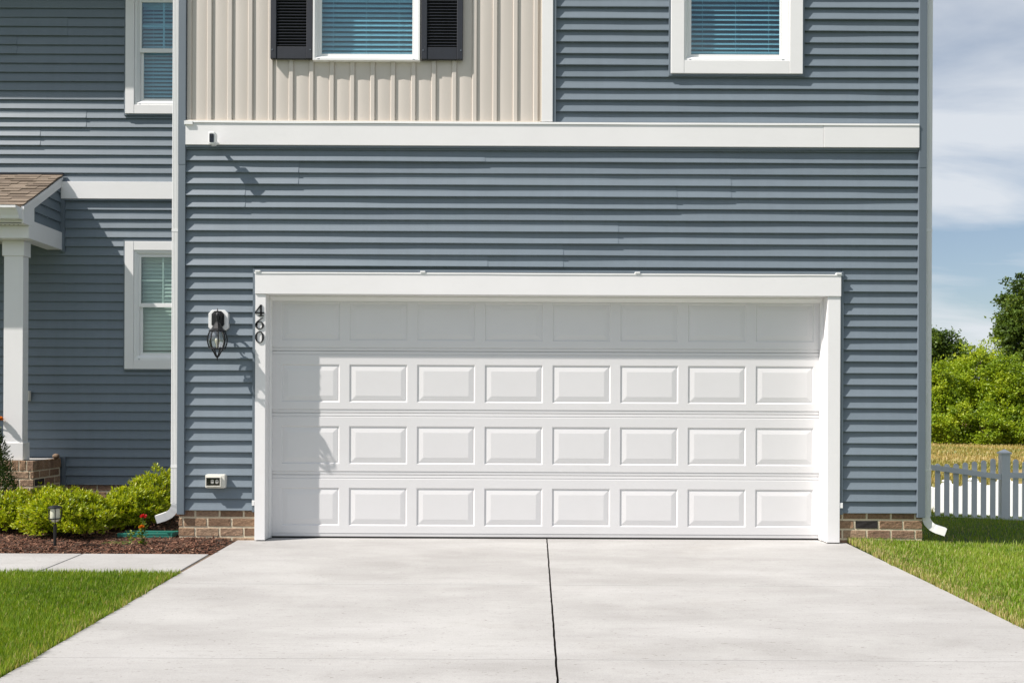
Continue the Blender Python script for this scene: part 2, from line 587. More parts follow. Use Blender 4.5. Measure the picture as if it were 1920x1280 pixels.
def slab(parent, name, x0, x1, y0, y1, th=0.14, bev=0.006, rough=None):
    """concrete slab; rough = 0 or 1 roughens its low-x or high-x edge"""
    n = max(2, int((y1 - y0) / 0.035)) if rough is not None and y0 > -7 else 2
    prof = []
    for sidex, xx in ((0, x0), (1, x1)):
        pts = []
        skew = 0.0247 if rough == sidex else 0.0
        m_ = n if rough == sidex else 2
        for k in range(m_):
            y = y0 + (y1 - y0) * k / (m_ - 1)
            jx = (noise.noise(Vector((y * 14, xx * 3, 1.7))) * 0.0035 + noise.noise(Vector((y * 45, xx, 5.2))) * 0.002) if rough == sidex else 0
            pts.append((xx + jx + skew * max(y, -7.0), y))
        prof += pts if sidex == 1 else pts[::-1]
    q = len(prof)
    vs = [(x, y, dz(y) - th) for x, y in prof] + [(x, y, dz(y)) for x, y in prof]
    fs = [tuple(range(q - 1, -1, -1)), tuple(range(q, 2 * q))] + [(i, (i + 1) % q, (i + 1) % q + q, i + q) for i in range(q)]
    return MB().add(vs, fs).build(name, 'concrete', parent, bevel=0 if rough is not None and y0 > -7 else bev)


mb = MB()
mb.add([(DL + 0.01, -14, dz(-14) - 0.04), (DR - 0.01, -14, dz(-14) - 0.04), (DR - 0.01, 0.15, -0.04), (DL + 0.01, 0.15, -0.04)], [(0, 1, 2, 3)])
drive = mb.build('driveway', 'soil')
props(drive, 'pale broom-finished concrete driveway leading up to the garage', 'driveway', kind='structure')
rows = [0.17, -1.70, -3.38, -6.0, -10.0, -14.0]
for i in range(len(rows) - 1):
    g = 0.0015
    slab(drive, 'slab', DL, DJ - 0.006, rows[i + 1] + g, rows[i] - g, bev=0.004, rough=1)
    slab(drive, 'slab', DJ + 0.006, DR, rows[i + 1] + g, rows[i] - g, bev=0.004, rough=0)
WALK0, WALK1 = -1.36, -0.64
mb = MB()
mb.add([(-9, WALK0, dz(WALK0) - 0.05), (DL - 0.02, WALK0, dz(WALK0) - 0.05), (DL - 0.02, WALK1, dz(WALK1) - 0.05), (-9, WALK1, dz(WALK1) - 0.05)], [(0, 1, 2, 3)])
walk = mb.build('path', 'soil')
props(walk, 'narrow concrete walk between the mulch bed and the lawn', 'path', kind='structure')
MB().add([(DL - 0.027, WALK0, dz(WALK0) - 0.007), (DL - 0.001, WALK0, dz(WALK0) - 0.007), (DL - 0.001, WALK1 - 0.001, dz(WALK1) - 0.007), (DL - 0.027, WALK1 - 0.001, dz(WALK1) - 0.007)], [(0, 1, 2, 3)]).build('joint_strip', 'joint', walk)
xsw = [DL - 0.028, -3.41, -4.62, -5.83, -7.04, -8.25]
for i in range(len(xsw) - 1):
    slab(walk, 'slab', xsw[i + 1] + 0.005, xsw[i] - 0.005, WALK0, WALK1, bev=0.006)

# ------------------------------------------------------------------ the house
YB = 0.03            # sheathing plane of the garage wing
YL = 2.20            # sheathing plane of the recessed left wing
P_ = 0.1008          # exposure of one siding course
XL, XR = px(333.6, 600), px(1735.5, 600)      # corners of the garage wing
house = thing('house', (0, 0, 0), 'two-storey blue-grey sided house with a white double garage door', 'house')
E_LAP = 0.0285


def wall_holes(mb, x0, x1, z0, z1, y0, y1, holes):
    """a wall slab with rectangular openings (boxes between cut lines)"""
    xc = sorted({x0, x1, *[min(max(h[k], x0), x1) for h in holes for k in (0, 1)]})
    zc = sorted({z0, z1, *[min(max(h[k], z0), z1) for h in holes for k in (2, 3)]})
    for i in range(len(xc) - 1):
        for j in range(len(zc) - 1):
            cx_, cz_ = (xc[i] + xc[i + 1]) / 2, (zc[j] + zc[j + 1]) / 2
            if any(h[0] < cx_ < h[1] and h[2] < cz_ < h[3] for h in holes):
                continue
            mb.box(xc[i], xc[i + 1], y0, y1, zc[j], zc[j + 1])


def plank(parent, x0, x1, z0, yb, seed, e=E_LAP, h=P_, amp=0.0058, lift=0.0):
    n = max(2, int((x1 - x0) / 0.11) + 1)
    mb = MB()
    vs, fs = [], []
    for i in range(n):
        x = x0 + (x1 - x0) * i / (n - 1)
        w = noise.noise(Vector((x * 0.75, seed * 5.31, 0.3))) * amp + noise.noise(Vector((x * 2.6, seed * 2.7, 4.1))) * amp * 0.35
        zw = noise.noise(Vector((x * 0.9, seed * 3.9, 9.0))) * 0.0014
        ee = e + w + lift
        vs += [(x, yb - 0.001 - lift, z0 + h + 0.006 + zw), (x, yb - ee * 0.47, z0 + h * 0.5 + zw), (x, yb - ee + 0.0015, z0 + 0.004 + zw), (x, yb - ee + 0.002, z0 + zw), (x, yb, z0 + 0.001 + zw)]
    for i in range(n - 1):
        for k in range(4):
            a_ = i * 5 + k
            fs.append((a_, a_ + 1, a_ + 6, a_ + 5))
    fs += [(0, 4, 3, 2, 1), tuple((n - 1) * 5 + k for k in (0, 1, 2, 3, 4))]
    mb.add(vs, fs)
    return mb.build('siding_plank', 'siding', parent)


def siding(parent, x0, x1, zb, n, yb, holes=(), joints=(), seed=0, e=E_LAP, amp=0.0058, zmax=None):
    """n courses from zb up; holes (x0,x1,z0,z1) cut courses; joints {(course pair index): [x]}"""
    for k in range(n):
        z0 = zb + k * P_
        cuts = [(h[0], h[1]) for h in holes if h[2] < z0 + P_ * 0.75 and h[3] > z0 + P_ * 0.25]
        spans = [(x0, x1)]
        for c0, c1 in cuts:
            nxt = []
            for s0, s1 in spans:
                if c1 <= s0 or c0 >= s1:
                    nxt.append((s0, s1))
                else:
                    if c0 > s0:
                        nxt.append((s0, c0))
                    if c1 < s1:
                        nxt.append((c1, s1))
            spans = nxt
        js = sorted(joints.get(k, [])) if joints else []
        for s0, s1 in spans:
            pts = [s0] + [j for j in js if s0 + 0.05 < j < s1 - 0.05] + [s1]
            for q in range(len(pts) - 1):
                lap = 0.02 if q < len(pts) - 2 else 0.0
                plank(parent, pts[q], pts[q + 1] + lap, z0, yb, seed + k, e, amp=amp, lift=0.0048 * (len(pts) - 2 - q))


# -- windows: (outer frame rect, opening) on a wall plane
def ring(mb, x0, x1, z0, z1, w, y0, y1, wb=None, wt=None):
    wb = w if wb is None else wb
    wt = w if wt is None else wt
    mb.box(x0, x0 + w, y0, y1, z0, z1)
    mb.box(x1 - w, x1, y0, y1, z0, z1)
    mb.box(x0 + w, x1 - w, y0, y1, z0, z0 + wb)
    mb.box(x0 + w, x1 - w, y0, y1, z1 - wt, z1)


def bevel_ring(mb, x0, x1, z0, z1, w, y0, y1):
    """picture-frame moulding, outer edge at y0 (proud), inner edge set back to y1, mitred"""
    o = [(x0, z0), (x1, z0), (x1, z1), (x0, z1)]
    i_ = [(x0 + w, z0 + w), (x1 - w, z0 + w), (x1 - w, z1 - w), (x0 + w, z1 - w)]
    m_ = [(x0 + w * 0.45, z0 + w * 0.45), (x1 - w * 0.45, z0 + w * 0.45), (x1 - w * 0.45, z1 - w * 0.45), (x0 + w * 0.45, z1 - w * 0.45)]
    vs = [(x, y1 + 0.03, z) for x, z in o] + [(x, y0, z) for x, z in o] + [(x, y0, z) for x, z in m_] + [(x, y1, z) for x, z in i_] + [(x, y1 + 0.03, z) for x, z in i_]
    fs = []
    for r_ in range(4):
        for k in range(4):
            fs.append((r_ * 4 + k, r_ * 4 + (k + 1) % 4, r_ * 4 + 4 + (k + 1) % 4, r_ * 4 + 4 + k))
    mb.add(vs, fs)


def window(x0, x1, z0, z1, yb, glass, casing=None, jmat='siding_trim', muntins=False, cas_w=0.115, meet=None, fw=0.034):
    """double-hung vinyl window; x0..z1 is the vinyl frame outer size"""
    mb = MB()
    yf = yb - 0.052 if casing is None else yb - 0.040
    bevel_ring(mb, x0, x1, z0, z1, fw, yf, yf + 0.022)
    win = mb.build('window', 'vinyl', house)
    zm = (z0 + z1) / 2 if meet is None else meet
    ix0, ix1, iz0, iz1 = x0 + fw, x1 - fw, z0 + fw, z1 - fw
    mb = MB()
    ring(mb, ix0 - 0.002, ix1 + 0.002, zm - 0.02, iz1 + 0.002, 0.022, yf + 0.016, yf + 0.040, wb=0.045)
    mb.build('sash', 'vinyl', win, bevel=0.002)
    mb = MB()
    ring(mb, ix0 - 0.001, ix1 + 0.001, iz0 - 0.001, zm + 0.022, 0.034, yf + 0.042, yf + 0.066, wb=0.034, wt=0.03)
    mb.build('sash', 'vinyl', win, bevel=0.002)
    MB().box(ix0 + 0.018, ix1 - 0.018, yf + 0.027, yf + 0.031, zm + 0.02, iz1 - 0.018).build('pane', glass, win)
    MB().box(ix0 + 0.03, ix1 - 0.03, yf + 0.052, yf + 0.056, iz0 + 0.03, zm - 0.006).build('pane', glass, win)
    if muntins:
        xm = (x0 + x1) / 2
        zq = (zm + 0.025 + iz1 - 0.02) / 2
        MB().box(xm - 0.008, xm + 0.008, yf + 0.0325, yf + 0.038, zm + 0.024, iz1 - 0.021).build('muntin', 'vinyl', win)
        MB().box(ix0 + 0.02, ix1 - 0.02, yf + 0.0385, yf + 0.043, zq - 0.008, zq + 0.008).build('muntin', 'vinyl', win)
    mb = MB()
    for sx in (x0 + fw * 0.6 + 0.02, x1 - fw * 0.6 - 0.04):
        mb.box(sx, sx + 0.02, yf - 0.0006, yf + 0.003, z0 + 0.006, z0 + 0.012)
    mb.build('weep_cover', 'siding_trim', win)
    if casing is not None:
        yc = yb - 0.052
        cw = cas_w
        MB().box(x0 - cw, x0 - 0.001, yc, yb, z0 - cw, z1 + cw - 0.0).build('casing', 'white', win, bevel=0.003)
        MB().box(x1 + 0.001, x1 + cw, yc, yb, z0 - cw, z1 + cw).build('casing', 'white', win, bevel=0.003)
        MB().box(x0 - 0.0005, x1 + 0.0005, yc + 0.0015, yb, z0 - cw, z0 - 0.001).build('casing', 'white', win, bevel=0.003)
        MB().box(x0 - 0.0005, x1 + 0.0005, yc + 0.0015, yb, z1 + 0.001, z1 + cw).build('casing', 'white', win, bevel=0.003)
        mb = MB()
        ring(mb, x0 - cw - 0.017, x1 + cw + 0.017, z0 - cw - 0.017, z1 + cw + 0.017, 0.016, yb - 0.040, yb)
        mb.build('channel_trim', jmat, win)
    # room behind
    mb = MB()
    d0, d1 = yb + 0.09, yb + 2.2
    xa, xb, za_, zb_ = x0 - 0.25, x1 + 0.25, z0 - 0.5, z1 + 0.25
    mb.add([(xa, d0, za_), (xb, d0, za_), (xb, d0, zb_), (xa, d0, zb_), (xa, d1, za_), (xb, d1, za_), (xb, d1, zb_), (xa, d1, zb_)],
           [(4, 5, 6, 7), (0, 4, 7, 3), (1, 2, 6, 5), (0, 1, 5, 4), (3, 7, 6, 2)])
    mb.build('room', 'room', win)
    return (x0 + 0.012, x1 - 0.012, z0 + 0.012, z1 - 0.012)


def blind(x0, x1, z0, z1, yb, label, tilt, cords, pitch=0.042, gather=None):
    y = yb + 0.075
    o = thing('window_blind', ((x0 + x1) / 2, y, z1), label, 'blind', 'slatted blinds behind the windows')
    n = int((z1 - z0 - 0.06) / pitch)
    ca, sa = math.cos(tilt), math.sin(tilt)
    w = 0.025
    prof = []
    for k in range(5):
        q = -1 + 2 * k / 4
        cr_ = 0.004 * (1 - q * q)
        prof.append((q * w * ca - cr_ * sa, q * w * sa + cr_ * ca))
    vs = [(sx, p[0], p[1]) for sx in (x0 - (x0 + x1) / 2, x1 - (x0 + x1) / 2) for p in prof]
    vs += [(v_[0], v_[1] + 0.0025 * sa, v_[2] - 0.0025 * ca) for v_ in vs]
    fs = [(k, k + 1, k + 6, k + 5) for k in range(4)] + [(k + 10, k + 15, k + 16, k + 11) for k in range(4)]
    fs += [(0, 5, 15, 10), (4, 14, 19, 9)]
    me = MB().add(vs, fs).mesh('slat', 'blind', smooth=False)
    for k in range(n):
        s = link('slat', me, o, ((x0 + x1) / 2, y, z1 - 0.05 - k * pitch))
        s.rotation_euler = (random.uniform(-0.02, 0.02), random.uniform(-0.0015, 0.0015), 0)
    zb_ = z1 - 0.05 - n * pitch
    MB().box(x0, x1, y - 0.022, y + 0.022, z1 - 0.035, z1).build('head_rail', 'blind', o)
    MB().box(x0, x1, y - 0.02, y + 0.02, zb_ - 0.012, zb_ + 0.006).build('bottom_rail', 'blind', o)
    for c in cords:
        MB().tube([(c, y - 0.027, z1), (c, y - 0.027, zb_ - 0.01)], 0.0016, 5).build('ladder_cord', 'blind', o)
    return o


# window rectangles (vinyl frame) --------------------------------------------------
F1 = (px(587, 60, -0.02), px(787.5, 60, -0.02), pz(687, 114, -0.02), pz(687, 114, -0.02) + 1.50)
F2 = (px(1283, 60, -0.01), px(1480, 60, -0.01), pz(1380, 114, -0.01), pz(1380, 114, -0.01) + 1.50)
sL = (YL - 0.03 - EYE.y) / FPX
wl0 = px(251, 560, YL - 0.04)
wlw = 2 * (px(303.5, 560, YL - 0.04) - wl0)
F4 = (wl0, wl0 + wlw, pz(280, 675, YL - 0.04), pz(280, 469.5, YL - 0.04))
wl3 = px(252.5, 100, YL - 0.04)
F3 = (wl3, wl3 + wlw, pz(280, 197, YL - 0.04), pz(280, 197, YL - 0.04) + (F4[3] - F4[2]))

# -- walls (sheathing) with their siding
DOOR_X0, DOOR_X1, DOOR_Z1 = px(498, 760, -0.02), px(1550, 760, -0.02), pz(960, 552.5, -0.03)
GZ = 6.1
mb = MB()
hole = lambda f: (f[0] + 0.012, f[1] - 0.012, f[2] + 0.012, f[3] - 0.012)
wall_holes(mb, XL + 0.01, XR - 0.01, 0.20, GZ, YB, YB + 0.09, [hole(F1), hole(F2), (DOOR_X0 - 0.01, DOOR_X1 + 0.01, 0, DOOR_Z1 + 0.01)])
main_wall = mb.build('siding_wall', 'siding_trim', house)
POST_L = px(347.3, 600)     # inner edges of corner posts
POST_R = px(1721, 600)
ZB = pz(960, 959.0)
JX0, JX1 = px(473.5, 760), px(1580.5, 760)      # outer edges of the channel round the garage door
ZHEAD = pz(960, 508)
jt = {}
for (jx, jy) in ((555, 322), (905, 288), (455, 365), (1367, 328), (1265, 370), (1155, 414), (1052, 457), (910, 494)):
    kk = int(round((pz(jx, jy) - ZB) / P_ - 0.5))
    for d in (0, 1):
        jt.setdefault(kk - d if jy != 288 else kk, []).append(px(jx, jy))
for k in jt:
    jt[k] = sorted(set(jt[k]))
nlow = int(math.ceil((pz(960, 275) - ZB) / P_))
siding(main_wall, POST_L, POST_R, ZB, nlow, YB, [(JX0 + 0.004, JX1 - 0.004, -1, ZHEAD - 0.02)], jt, seed=1)
# right upper panel, above the band
ZBU = pz(1380, 232.0)
XU0 = px(1041, 120)
siding(main_wall, XU0, POST_R, ZBU, 14, YB, [hole(F2)], {}, seed=60)
siding(main_wall, POST_L, POST_R, ZBU + 14 * P_, int((GZ - ZBU) / P_) - 14, YB, [hole(F1), hole(F2)], {}, seed=90)

# board and batten panel
BX0, BX1 = POST_L, px(1014, 120)
BZ0 = pz(690, 227.5)
BZ1 = ZBU + 14 * P_ - 0.002
mb = MB().box(BX0, BX1, YB - 0.008, YB - 0.001, BZ0, BZ1) if False else MB()
bw = 38.3 * 8.0 / FPX
first = px(1180 / 2.977, 200)            # right edge of a batten
k0 = int(math.floor((BX0 - first) / bw)) - 1
board_wall = MB().box(BX0, F1[0] + 0.01, YB - 0.0045, YB - 0.001, BZ0, BZ1).box(F1[1] - 0.01, BX1, YB - 0.0045, YB - 0.001, BZ0, BZ1) \
    .box(F1[0] + 0.01, F1[1] - 0.01, YB - 0.0045, YB - 0.001, BZ0, F1[2] + 0.012).build('board_wall', 'beige', house)
for k in range(k0, k0 + 24):
    xr = first + k * bw
    x0 = max(xr, BX0)
    x1 = min(xr + bw, BX1)
    if x1 - x0 < 0.02:
        continue
    inwin = x0 < F1[1] - 0.01 and x1 > F1[0] + 0.01
    zr = [(BZ0, F1[2] + 0.01)] if inwin else [(BZ0, BZ1)]
    for za_, zb_ in zr:
        # board face bows slightly, batten is a hollow raised rib with a returned lip
        bx = max(xr + bw - 0.043, x0)
        yo = YB - 0.010
        cut = (lambda v_: min(max(v_, BX0), BX1))
        nz_ = 9
        wob = random.uniform(-0.0012, 0.0012)
        profile = [(x0, yo + 0.003), (cut(x0 + 0.012), yo), (cut((x0 + bx) / 2), yo - 0.0022 + wob), (cut(bx - 0.012), yo), (cut(bx), yo + 0.002)]
        vs, fs = [], []
        for j in range(nz_):
            z = za_ + (zb_ - za_) * j / (nz_ - 1)
            ww = noise.noise(Vector((k * 3.3, z * 1.7, 2))) * 0.0012
            vs += [(p[0], p[1] + ww, z) for p in profile]
        m_ = len(profile)
        for j in range(nz_ - 1):
            for q in range(m_ - 1):
                fs.append((j * m_ + q, j * m_ + q + 1, (j + 1) * m_ + q + 1, (j + 1) * m_ + q))
        MB().add(vs, fs).build('board', 'beige', board_wall, smooth=True)
        if x1 > xr + bw - 0.02:
            MB().prism([(bx, YB), (bx + 0.001, yo - 0.007), (bx + 0.006, yo - 0.013), (x1 - 0.007, yo - 0.013), (x1 - 0.002, yo - 0.009), (x1, YB)], za_, zb_, 'z').build('batten', 'beige', board_wall)
MB().box(BX0, BX1, YB - 0.036, YB, BZ0 - 0.010, BZ0 + 0.004).build('channel_trim', 'beige_trim', board_wall)
MB().box(BX1, BX1 + 0.008, YB - 0.036, YB, BZ0 + 0.0045, BZ1).build('channel_trim', 'beige_trim', board_wall)

# corner posts
for side, (xa, xb) in ((-1, (XL, POST_L)), (1, (POST_R, XR))):
    zsp = pz(960, 312)
    for za_, zb_, pr in ((ZB - 0.035, zsp, 0.0), (zsp, GZ, 0.0018)):
        mb = MB()
        if side < 0:
            mb.prism([(xa, YB - 0.040 - pr), (xb, YB - 0.042 - pr), (xb, YB), (xa + 0.02, YB), (xa + 0.02, YB + 0.065), (xa, YB + 0.065)], za_, zb_, 'z')
        else:
            mb.prism([(xa, YB - 0.042 - pr), (xb, YB - 0.040 - pr), (xb, YB + 0.065), (xb - 0.02, YB + 0.065), (xb - 0.02, YB), (xa, YB)], za_, zb_, 'z')
        mb.build('corner_post', 'siding_trim', house, bevel=0.002)

# band board across the wall, with its cap flashing and seam
zt, zbm = pz(960, 233.5), pz(960, 275.0)
sx = px(1543, 255)
band = MB().box(POST_L + 0.002, sx - 0.001, YB - 0.050, YB, zbm, zt).build('band_board', 'white', house, bevel=0.002)
MB().box(sx + 0.001, POST_R - 0.002, YB - 0.052, YB, zbm, zt + 0.001).build('band_board', 'white', house, bevel=0.002)
vs, fs = [], []
nseg = 44
for i in range(nseg + 1):
    x = POST_L + 0.004 + (POST_R - POST_L - 0.01) * i / nseg
    w = noise.noise(Vector((x * 1.3, 3.1, 0))) * 0.0035
    vs += [(x, YB, zt + 0.020), (x, YB - 0.056 - w * 0.4, zt + 0.013), (x, YB - 0.057 - w * 0.4, zt - 0.004 + w)]
    if i:
        q = (i - 1) * 3
        fs += [(q, q + 1, q + 4, q + 3), (q + 1, q + 2, q + 5, q + 4)]
MB().add(vs, fs).build('cap_flashing', 'vinyl', house)
MB().box(POST_L - 0.004, POST_L + 0.068, YB - 0.066, YB - 0.045, pz(356, 235.5), pz(356, 229)).build('flashing_tab', 'vinyl', house, bevel=0.001)
mb = MB()
mb.box(POST_L, POST_R, YB - 0.040, YB, zbm - 0.020, zbm - 0.001)
mb.build('channel_trim', 'siding_trim', house, bevel=0.003)
# vertical white board between beige panel and siding
MB().box(px(1016, 120), px(1036.5, 120), YB - 0.048, YB, zt + 0.021, BZ1).build('trim_board', 'white', house, bevel=0.002)
MB().box(px(1036.8, 120), px(1042.5, 120), YB - 0.041, YB, zt + 0.021, BZ1).build('channel_trim', 'siding_trim', house)
MB().box(px(1036.8, 120), POST_R, YB - 0.039, YB, zt + 0.0205, ZBU + 0.004).build('channel_trim', 'siding_trim', house)

# windows of the garage wing
window(*F1, YB - 0.010, 'pane', None, fw=0.036)
window(*F2, YB, 'pane', True, fw=0.036)
blind(F1[0] + 0.04, F1[1] - 0.04, F1[2] + 0.07, F1[3] - 0.04, YB, 'open white slat blind in the window between the dark shutters', R(50), [px(c, 40, 0.1) for c in (626, 688, 749)])
blind(F2[0] + 0.04, F2[1] - 0.04, F2[2] + 0.07, F2[3] - 0.04, YB, 'white slat blind in the window above the right end of the garage door', R(41), [px(c, 40, 0.1) for c in (1316, 1378, 1440)])

# shutters either side of the beige window
for xa, xb in ((px(506, 60, -0.05), px(584.5, 60, -0.05)), (px(789.5, 60, -0.05), px(867.5, 60, -0.05))):
    z0 = pz(690, 109, -0.05)
    z1 = z0 + 1.50
    y0, y1 = YB - 0.062, YB - 0.026
    MBs = MB().box(xa + 0.006, xb - 0.006, y1 - 0.006, y1, z0 + 0.004, z1 - 0.004)
    sh = MBs.build('shutter', 'navy', house)
    sh['label'] = 'dark navy louvred shutter'
    st = 0.05
    MB().box(xa, xa + st, y0, y1, z0, z1).build('stile', 'navy', sh, bevel=0.003)
    MB().box(xb - st, xb, y0, y1, z0, z1).build('stile', 'navy', sh, bevel=0.003)
    for (ra, rb) in ((z0, z0 + 0.105), (z1 - 0.09, z1), (z0 + 0.76, z0 + 0.84)):
        MB().box(xa + st + 0.0006, xb - st - 0.0006, y0 + 0.005, y1, ra, rb).build('rail', 'navy', sh, bevel=0.003)
    mb = MB()
    z = z0 + 0.118
    while z < z1 - 0.1:
        if not (z0 + 0.735 < z < z0 + 0.85):
            mb.prism([(y0 + 0.006, z), (y0 + 0.009, z - 0.003), (y1 - 0.004, z + 0.017), (y1 - 0.008, z + 0.020)], xa + st - 0.002, xb - st + 0.002, 'x')
        z += 0.0258
    lv = mb.build('louvre_panel', 'navy', sh)
    lv['kind'] = 'stuff'
    for sxx in (xa + 0.016, xb - 0.016):
        MB().tube([(sxx, y0 - 0.003, z0 + 0.075), (sxx, y0 + 0.002, z0 + 0.075)], 0.006, 8).build('screw', 'siding_trim', sh)

# -- garage door surround
YC = YB - 0.050          # casing face
YD = 0.150               # door face
ZC1 = pz(960, 513.5, YC)
cl0, cl1 = px(478, 760, YC), px(497.5, 760, YC)
cr0, cr1 = px(1551.5, 760, YC), px(1575.5, 760, YC)
zh = pz(960, 553, YC)
jl = MB().box(cl0, cl1, YC, YD + 0.08, 0.004, zh - 0.0012).build('door_jamb', 'white', house, bevel=0.002)
jr = MB().box(cr0, cr1, YC, YD + 0.08, 0.004, zh - 0.0012).build('door_jamb', 'white', house, bevel=0.002)
MB().box(cl0 - 0.001, cr1 + 0.001, YC - 0.010, YD + 0.08, zh, ZC1).build('door_header', 'white', house, bevel=0.002)
# stop mouldings in front of the door
MB().prism([(cl1 + 0.0005, YD - 0.052), (cl1 + 0.012, YD - 0.055), (cl1 + 0.013, YD - 0.035), (cl1 + 0.016, YD - 0.006), (cl1 + 0.016, YD - 0.002), (cl1 + 0.0005, YD - 0.002)], 0.006, zh - 0.002, 'z').build('door_stop', 'vinyl', house)
MB().prism([(cr0 - 0.0005, YD - 0.052), (cr0 - 0.012, YD - 0.055), (cr0 - 0.013, YD - 0.035), (cr0 - 0.016, YD - 0.006), (cr0 - 0.016, YD - 0.002), (cr0 - 0.0005, YD - 0.002)], 0.006, zh - 0.002, 'z').build('door_stop', 'vinyl', house)
MB().prism([(YD - 0.052, zh - 0.0005), (YD - 0.055, zh - 0.012), (YD - 0.035, zh - 0.020), (YD - 0.006, zh - 0.040), (YD - 0.002, zh - 0.040), (YD - 0.002, zh - 0.0005)], cl1 + 0.001, cr0 - 0.001, 'x').build('door_stop', 'vinyl', house)
# head cap flashing (thin drip edge) and tabs
vs, fs = [], []
for i in range(37):
    x = cl0 - 0.006 + (cr1 - cl0 + 0.012) * i / 36
    w = noise.noise(Vector((x * 1.7, 8.1, 0))) * 0.003
    vs += [(x, YB, ZC1 + 0.012), (x, YC - 0.0135, ZC1 + 0.006), (x, YC - 0.0145, ZC1 - 0.006 + w)]
    if i:
        q = (i - 1) * 3
        fs += [(q, q + 1, q + 4, q + 3), (q + 1, q + 2, q + 5, q + 4)]
MB().add(vs, fs).build('cap_flashing', 'vinyl', house)
for tx in (484, 793, 1195, 1572):
    xx = px(tx, 510, YC)
    MB().box(xx - 0.022, xx + 0.022, YC - 0.020, YB - 0.03, ZC1 + 0.006, ZC1 + 0.020).build('flashing_tab', 'vinyl', house, bevel=0.002)
for (xa, xb) in ((JX0, cl0 - 0.001), (cr1 + 0.001, JX1)):
    MB().box(xa, xb, YB - 0.040, YB, ZB - 0.012, ZC1 + 0.012).build('channel_trim', 'siding_trim', house, bevel=0.003)
    MB().box(xa + 0.002, xb - 0.002, YB - 0.047, YB - 0.035, 0.30, 0.345).build('flashing_tab', 'vinyl', house, bevel=0.002)
MB().box(JX0, JX1, YB - 0.038, YB, ZC1 + 0.0125, ZC1 + 0.034).build('channel_trim', 'siding_trim', house, bevel=0.003)

# -- garage door: four sections, thirty-two raised panels
GX0, GX1 = cl1 + 0.002, cr0 - 0.002
door = MB().box(GX0, GX1, YD + 0.012, YD + 0.045, 0.012, 2.19).build('garage_door', 'door_white', house)
door['label'] = 'white sectional garage door with raised panels'
SEC = 115.5 / 212
zd0 = pz(960, 1007, YD)
cols = [px(527 + 127.0 * k, 800, YD) for k in range(8)]
PW, PH = 109.5 / 212, 71.5 / 212


def raised_panel():
    mb = MB()
    rings = [(0, 0), (0.004, 0.0005), (0.010, 0.0075), (0.017, 0.008), (0.021, 0.0065), (0.056, 0.0015), (0.059, 0.001)]
    vs, fs = [], []
    for ins, d in rings:
        vs += [(ins, d, ins), (PW - ins, d, ins), (PW - ins, d, PH - ins), (ins, d, PH - ins)]
    for r_ in range(len(rings) - 1):
        for k in range(4):
            fs.append((r_ * 4 + k, r_ * 4 + (k + 1) % 4, r_ * 4 + 4 + (k + 1) % 4, r_ * 4 + 4 + k))
    q = (len(rings) - 1) * 4
    fs.append((q, q + 1, q + 2, q + 3))
    return mb.add(vs, fs).mesh('raised_panel', 'door_white')


pmesh = raised_panel()
for r_ in range(4):
    zb_ = zd0 + r_ * SEC
    pz0 = pz(960, 986.5 - 115.5 * r_, YD)
    mb = MB()
    zprof = [(zb_ + 0.0015, 0.010), (zb_ + 0.004, 0.004), (zb_ + 0.022, 0.003), (zb_ + 0.025, 0.007), (zb_ + 0.031, 0.007), (zb_ + 0.034, 0.0), (pz0, 0.0)]
    top = [(pz0 + PH, 0.0), (zb_ + SEC - 0.036, 0.0), (zb_ + SEC - 0.032, 0.006), (zb_ + SEC - 0.027, 0.006), (zb_ + SEC - 0.024, 0.0015), (zb_ + SEC - 0.004, 0.0025), (zb_ + SEC - 0.0015, 0.010)]
    for pr in (zprof, top):
        vs = [(x, YD + d, z) for z, d in pr for x in (GX0, GX1)]
        mb.add(vs, [(2 * i, 2 * i + 1, 2 * i + 3, 2 * i + 2) for i in range(len(pr) - 1)])
    edges = [GX0] + [e_ for c in cols for e_ in (c, c + PW)] + [GX1]
    for i in range(0, len(edges), 2):
        mb.add([(edges[i], YD, pz0), (edges[i + 1], YD, pz0), (edges[i + 1], YD, pz0 + PH), (edges[i], YD, pz0 + PH)], [(0, 1, 2, 3)])
    mb.build('door_section', 'door_white', door)
    for c in cols:
        link('raised_panel', pmesh, door, (c, YD, pz0))
MB().box(GX0, GX1, YD + 0.004, YD + 0.04, -0.002, zd0 + 0.0015).build('bottom_seal', 'dark', door)

# -- brick foundations: mortar bed with single bricks
BL, BH, BJ = 0.196, 0.069, 0.0145


def brick_meshes(n, L_, H_, D_):
    res = []
    for i in range(n):
        rr = random.Random(i + int(L_ * 1000))
        ch = 0.004
        vs, fs = [], []
        xs_, zs_ = [0, ch, L_ * 0.33, L_ * 0.67, L_ - ch, L_], [0, ch, H_ * 0.5, H_ - ch, H_]
        for z in zs_:
            for x in xs_:
                edge = x in (0, L_) or z in (0, H_)
                vs.append((x + rr.uniform(-.0012, .0012), (D_ if edge else rr.uniform(-0.003, 0.0012)) if not edge else 0.005, z + rr.uniform(-.0012, .0012)))
        w = len(xs_)
        for j in range(len(zs_) - 1):
            for k in range(w - 1):
                fs.append((j * w + k, j * w + k + 1, (j + 1) * w + k + 1, (j + 1) * w + k))
        n0 = len(vs)
        vs += [(0, D_, 0), (L_, D_, 0), (L_, D_, H_), (0, D_, H_)]
        bl, br, tr_, tl = 0, w - 1, len(zs_) * w - 1, (len(zs_) - 1) * w
        fs += [(bl, n0, n0 + 1, br), (br, n0 + 1, n0 + 2, tr_), (tr_, n0 + 2, n0 + 3, tl), (tl, n0 + 3, n0, bl)]
        res.append(MB().add(vs, fs).mesh('brick', 'brick', smooth=False))
    return res


BRICKS = brick_meshes(5, BL, BH, 0.02)
ROWLOCK = brick_meshes(4, 0.067, 0.100, 0.02)


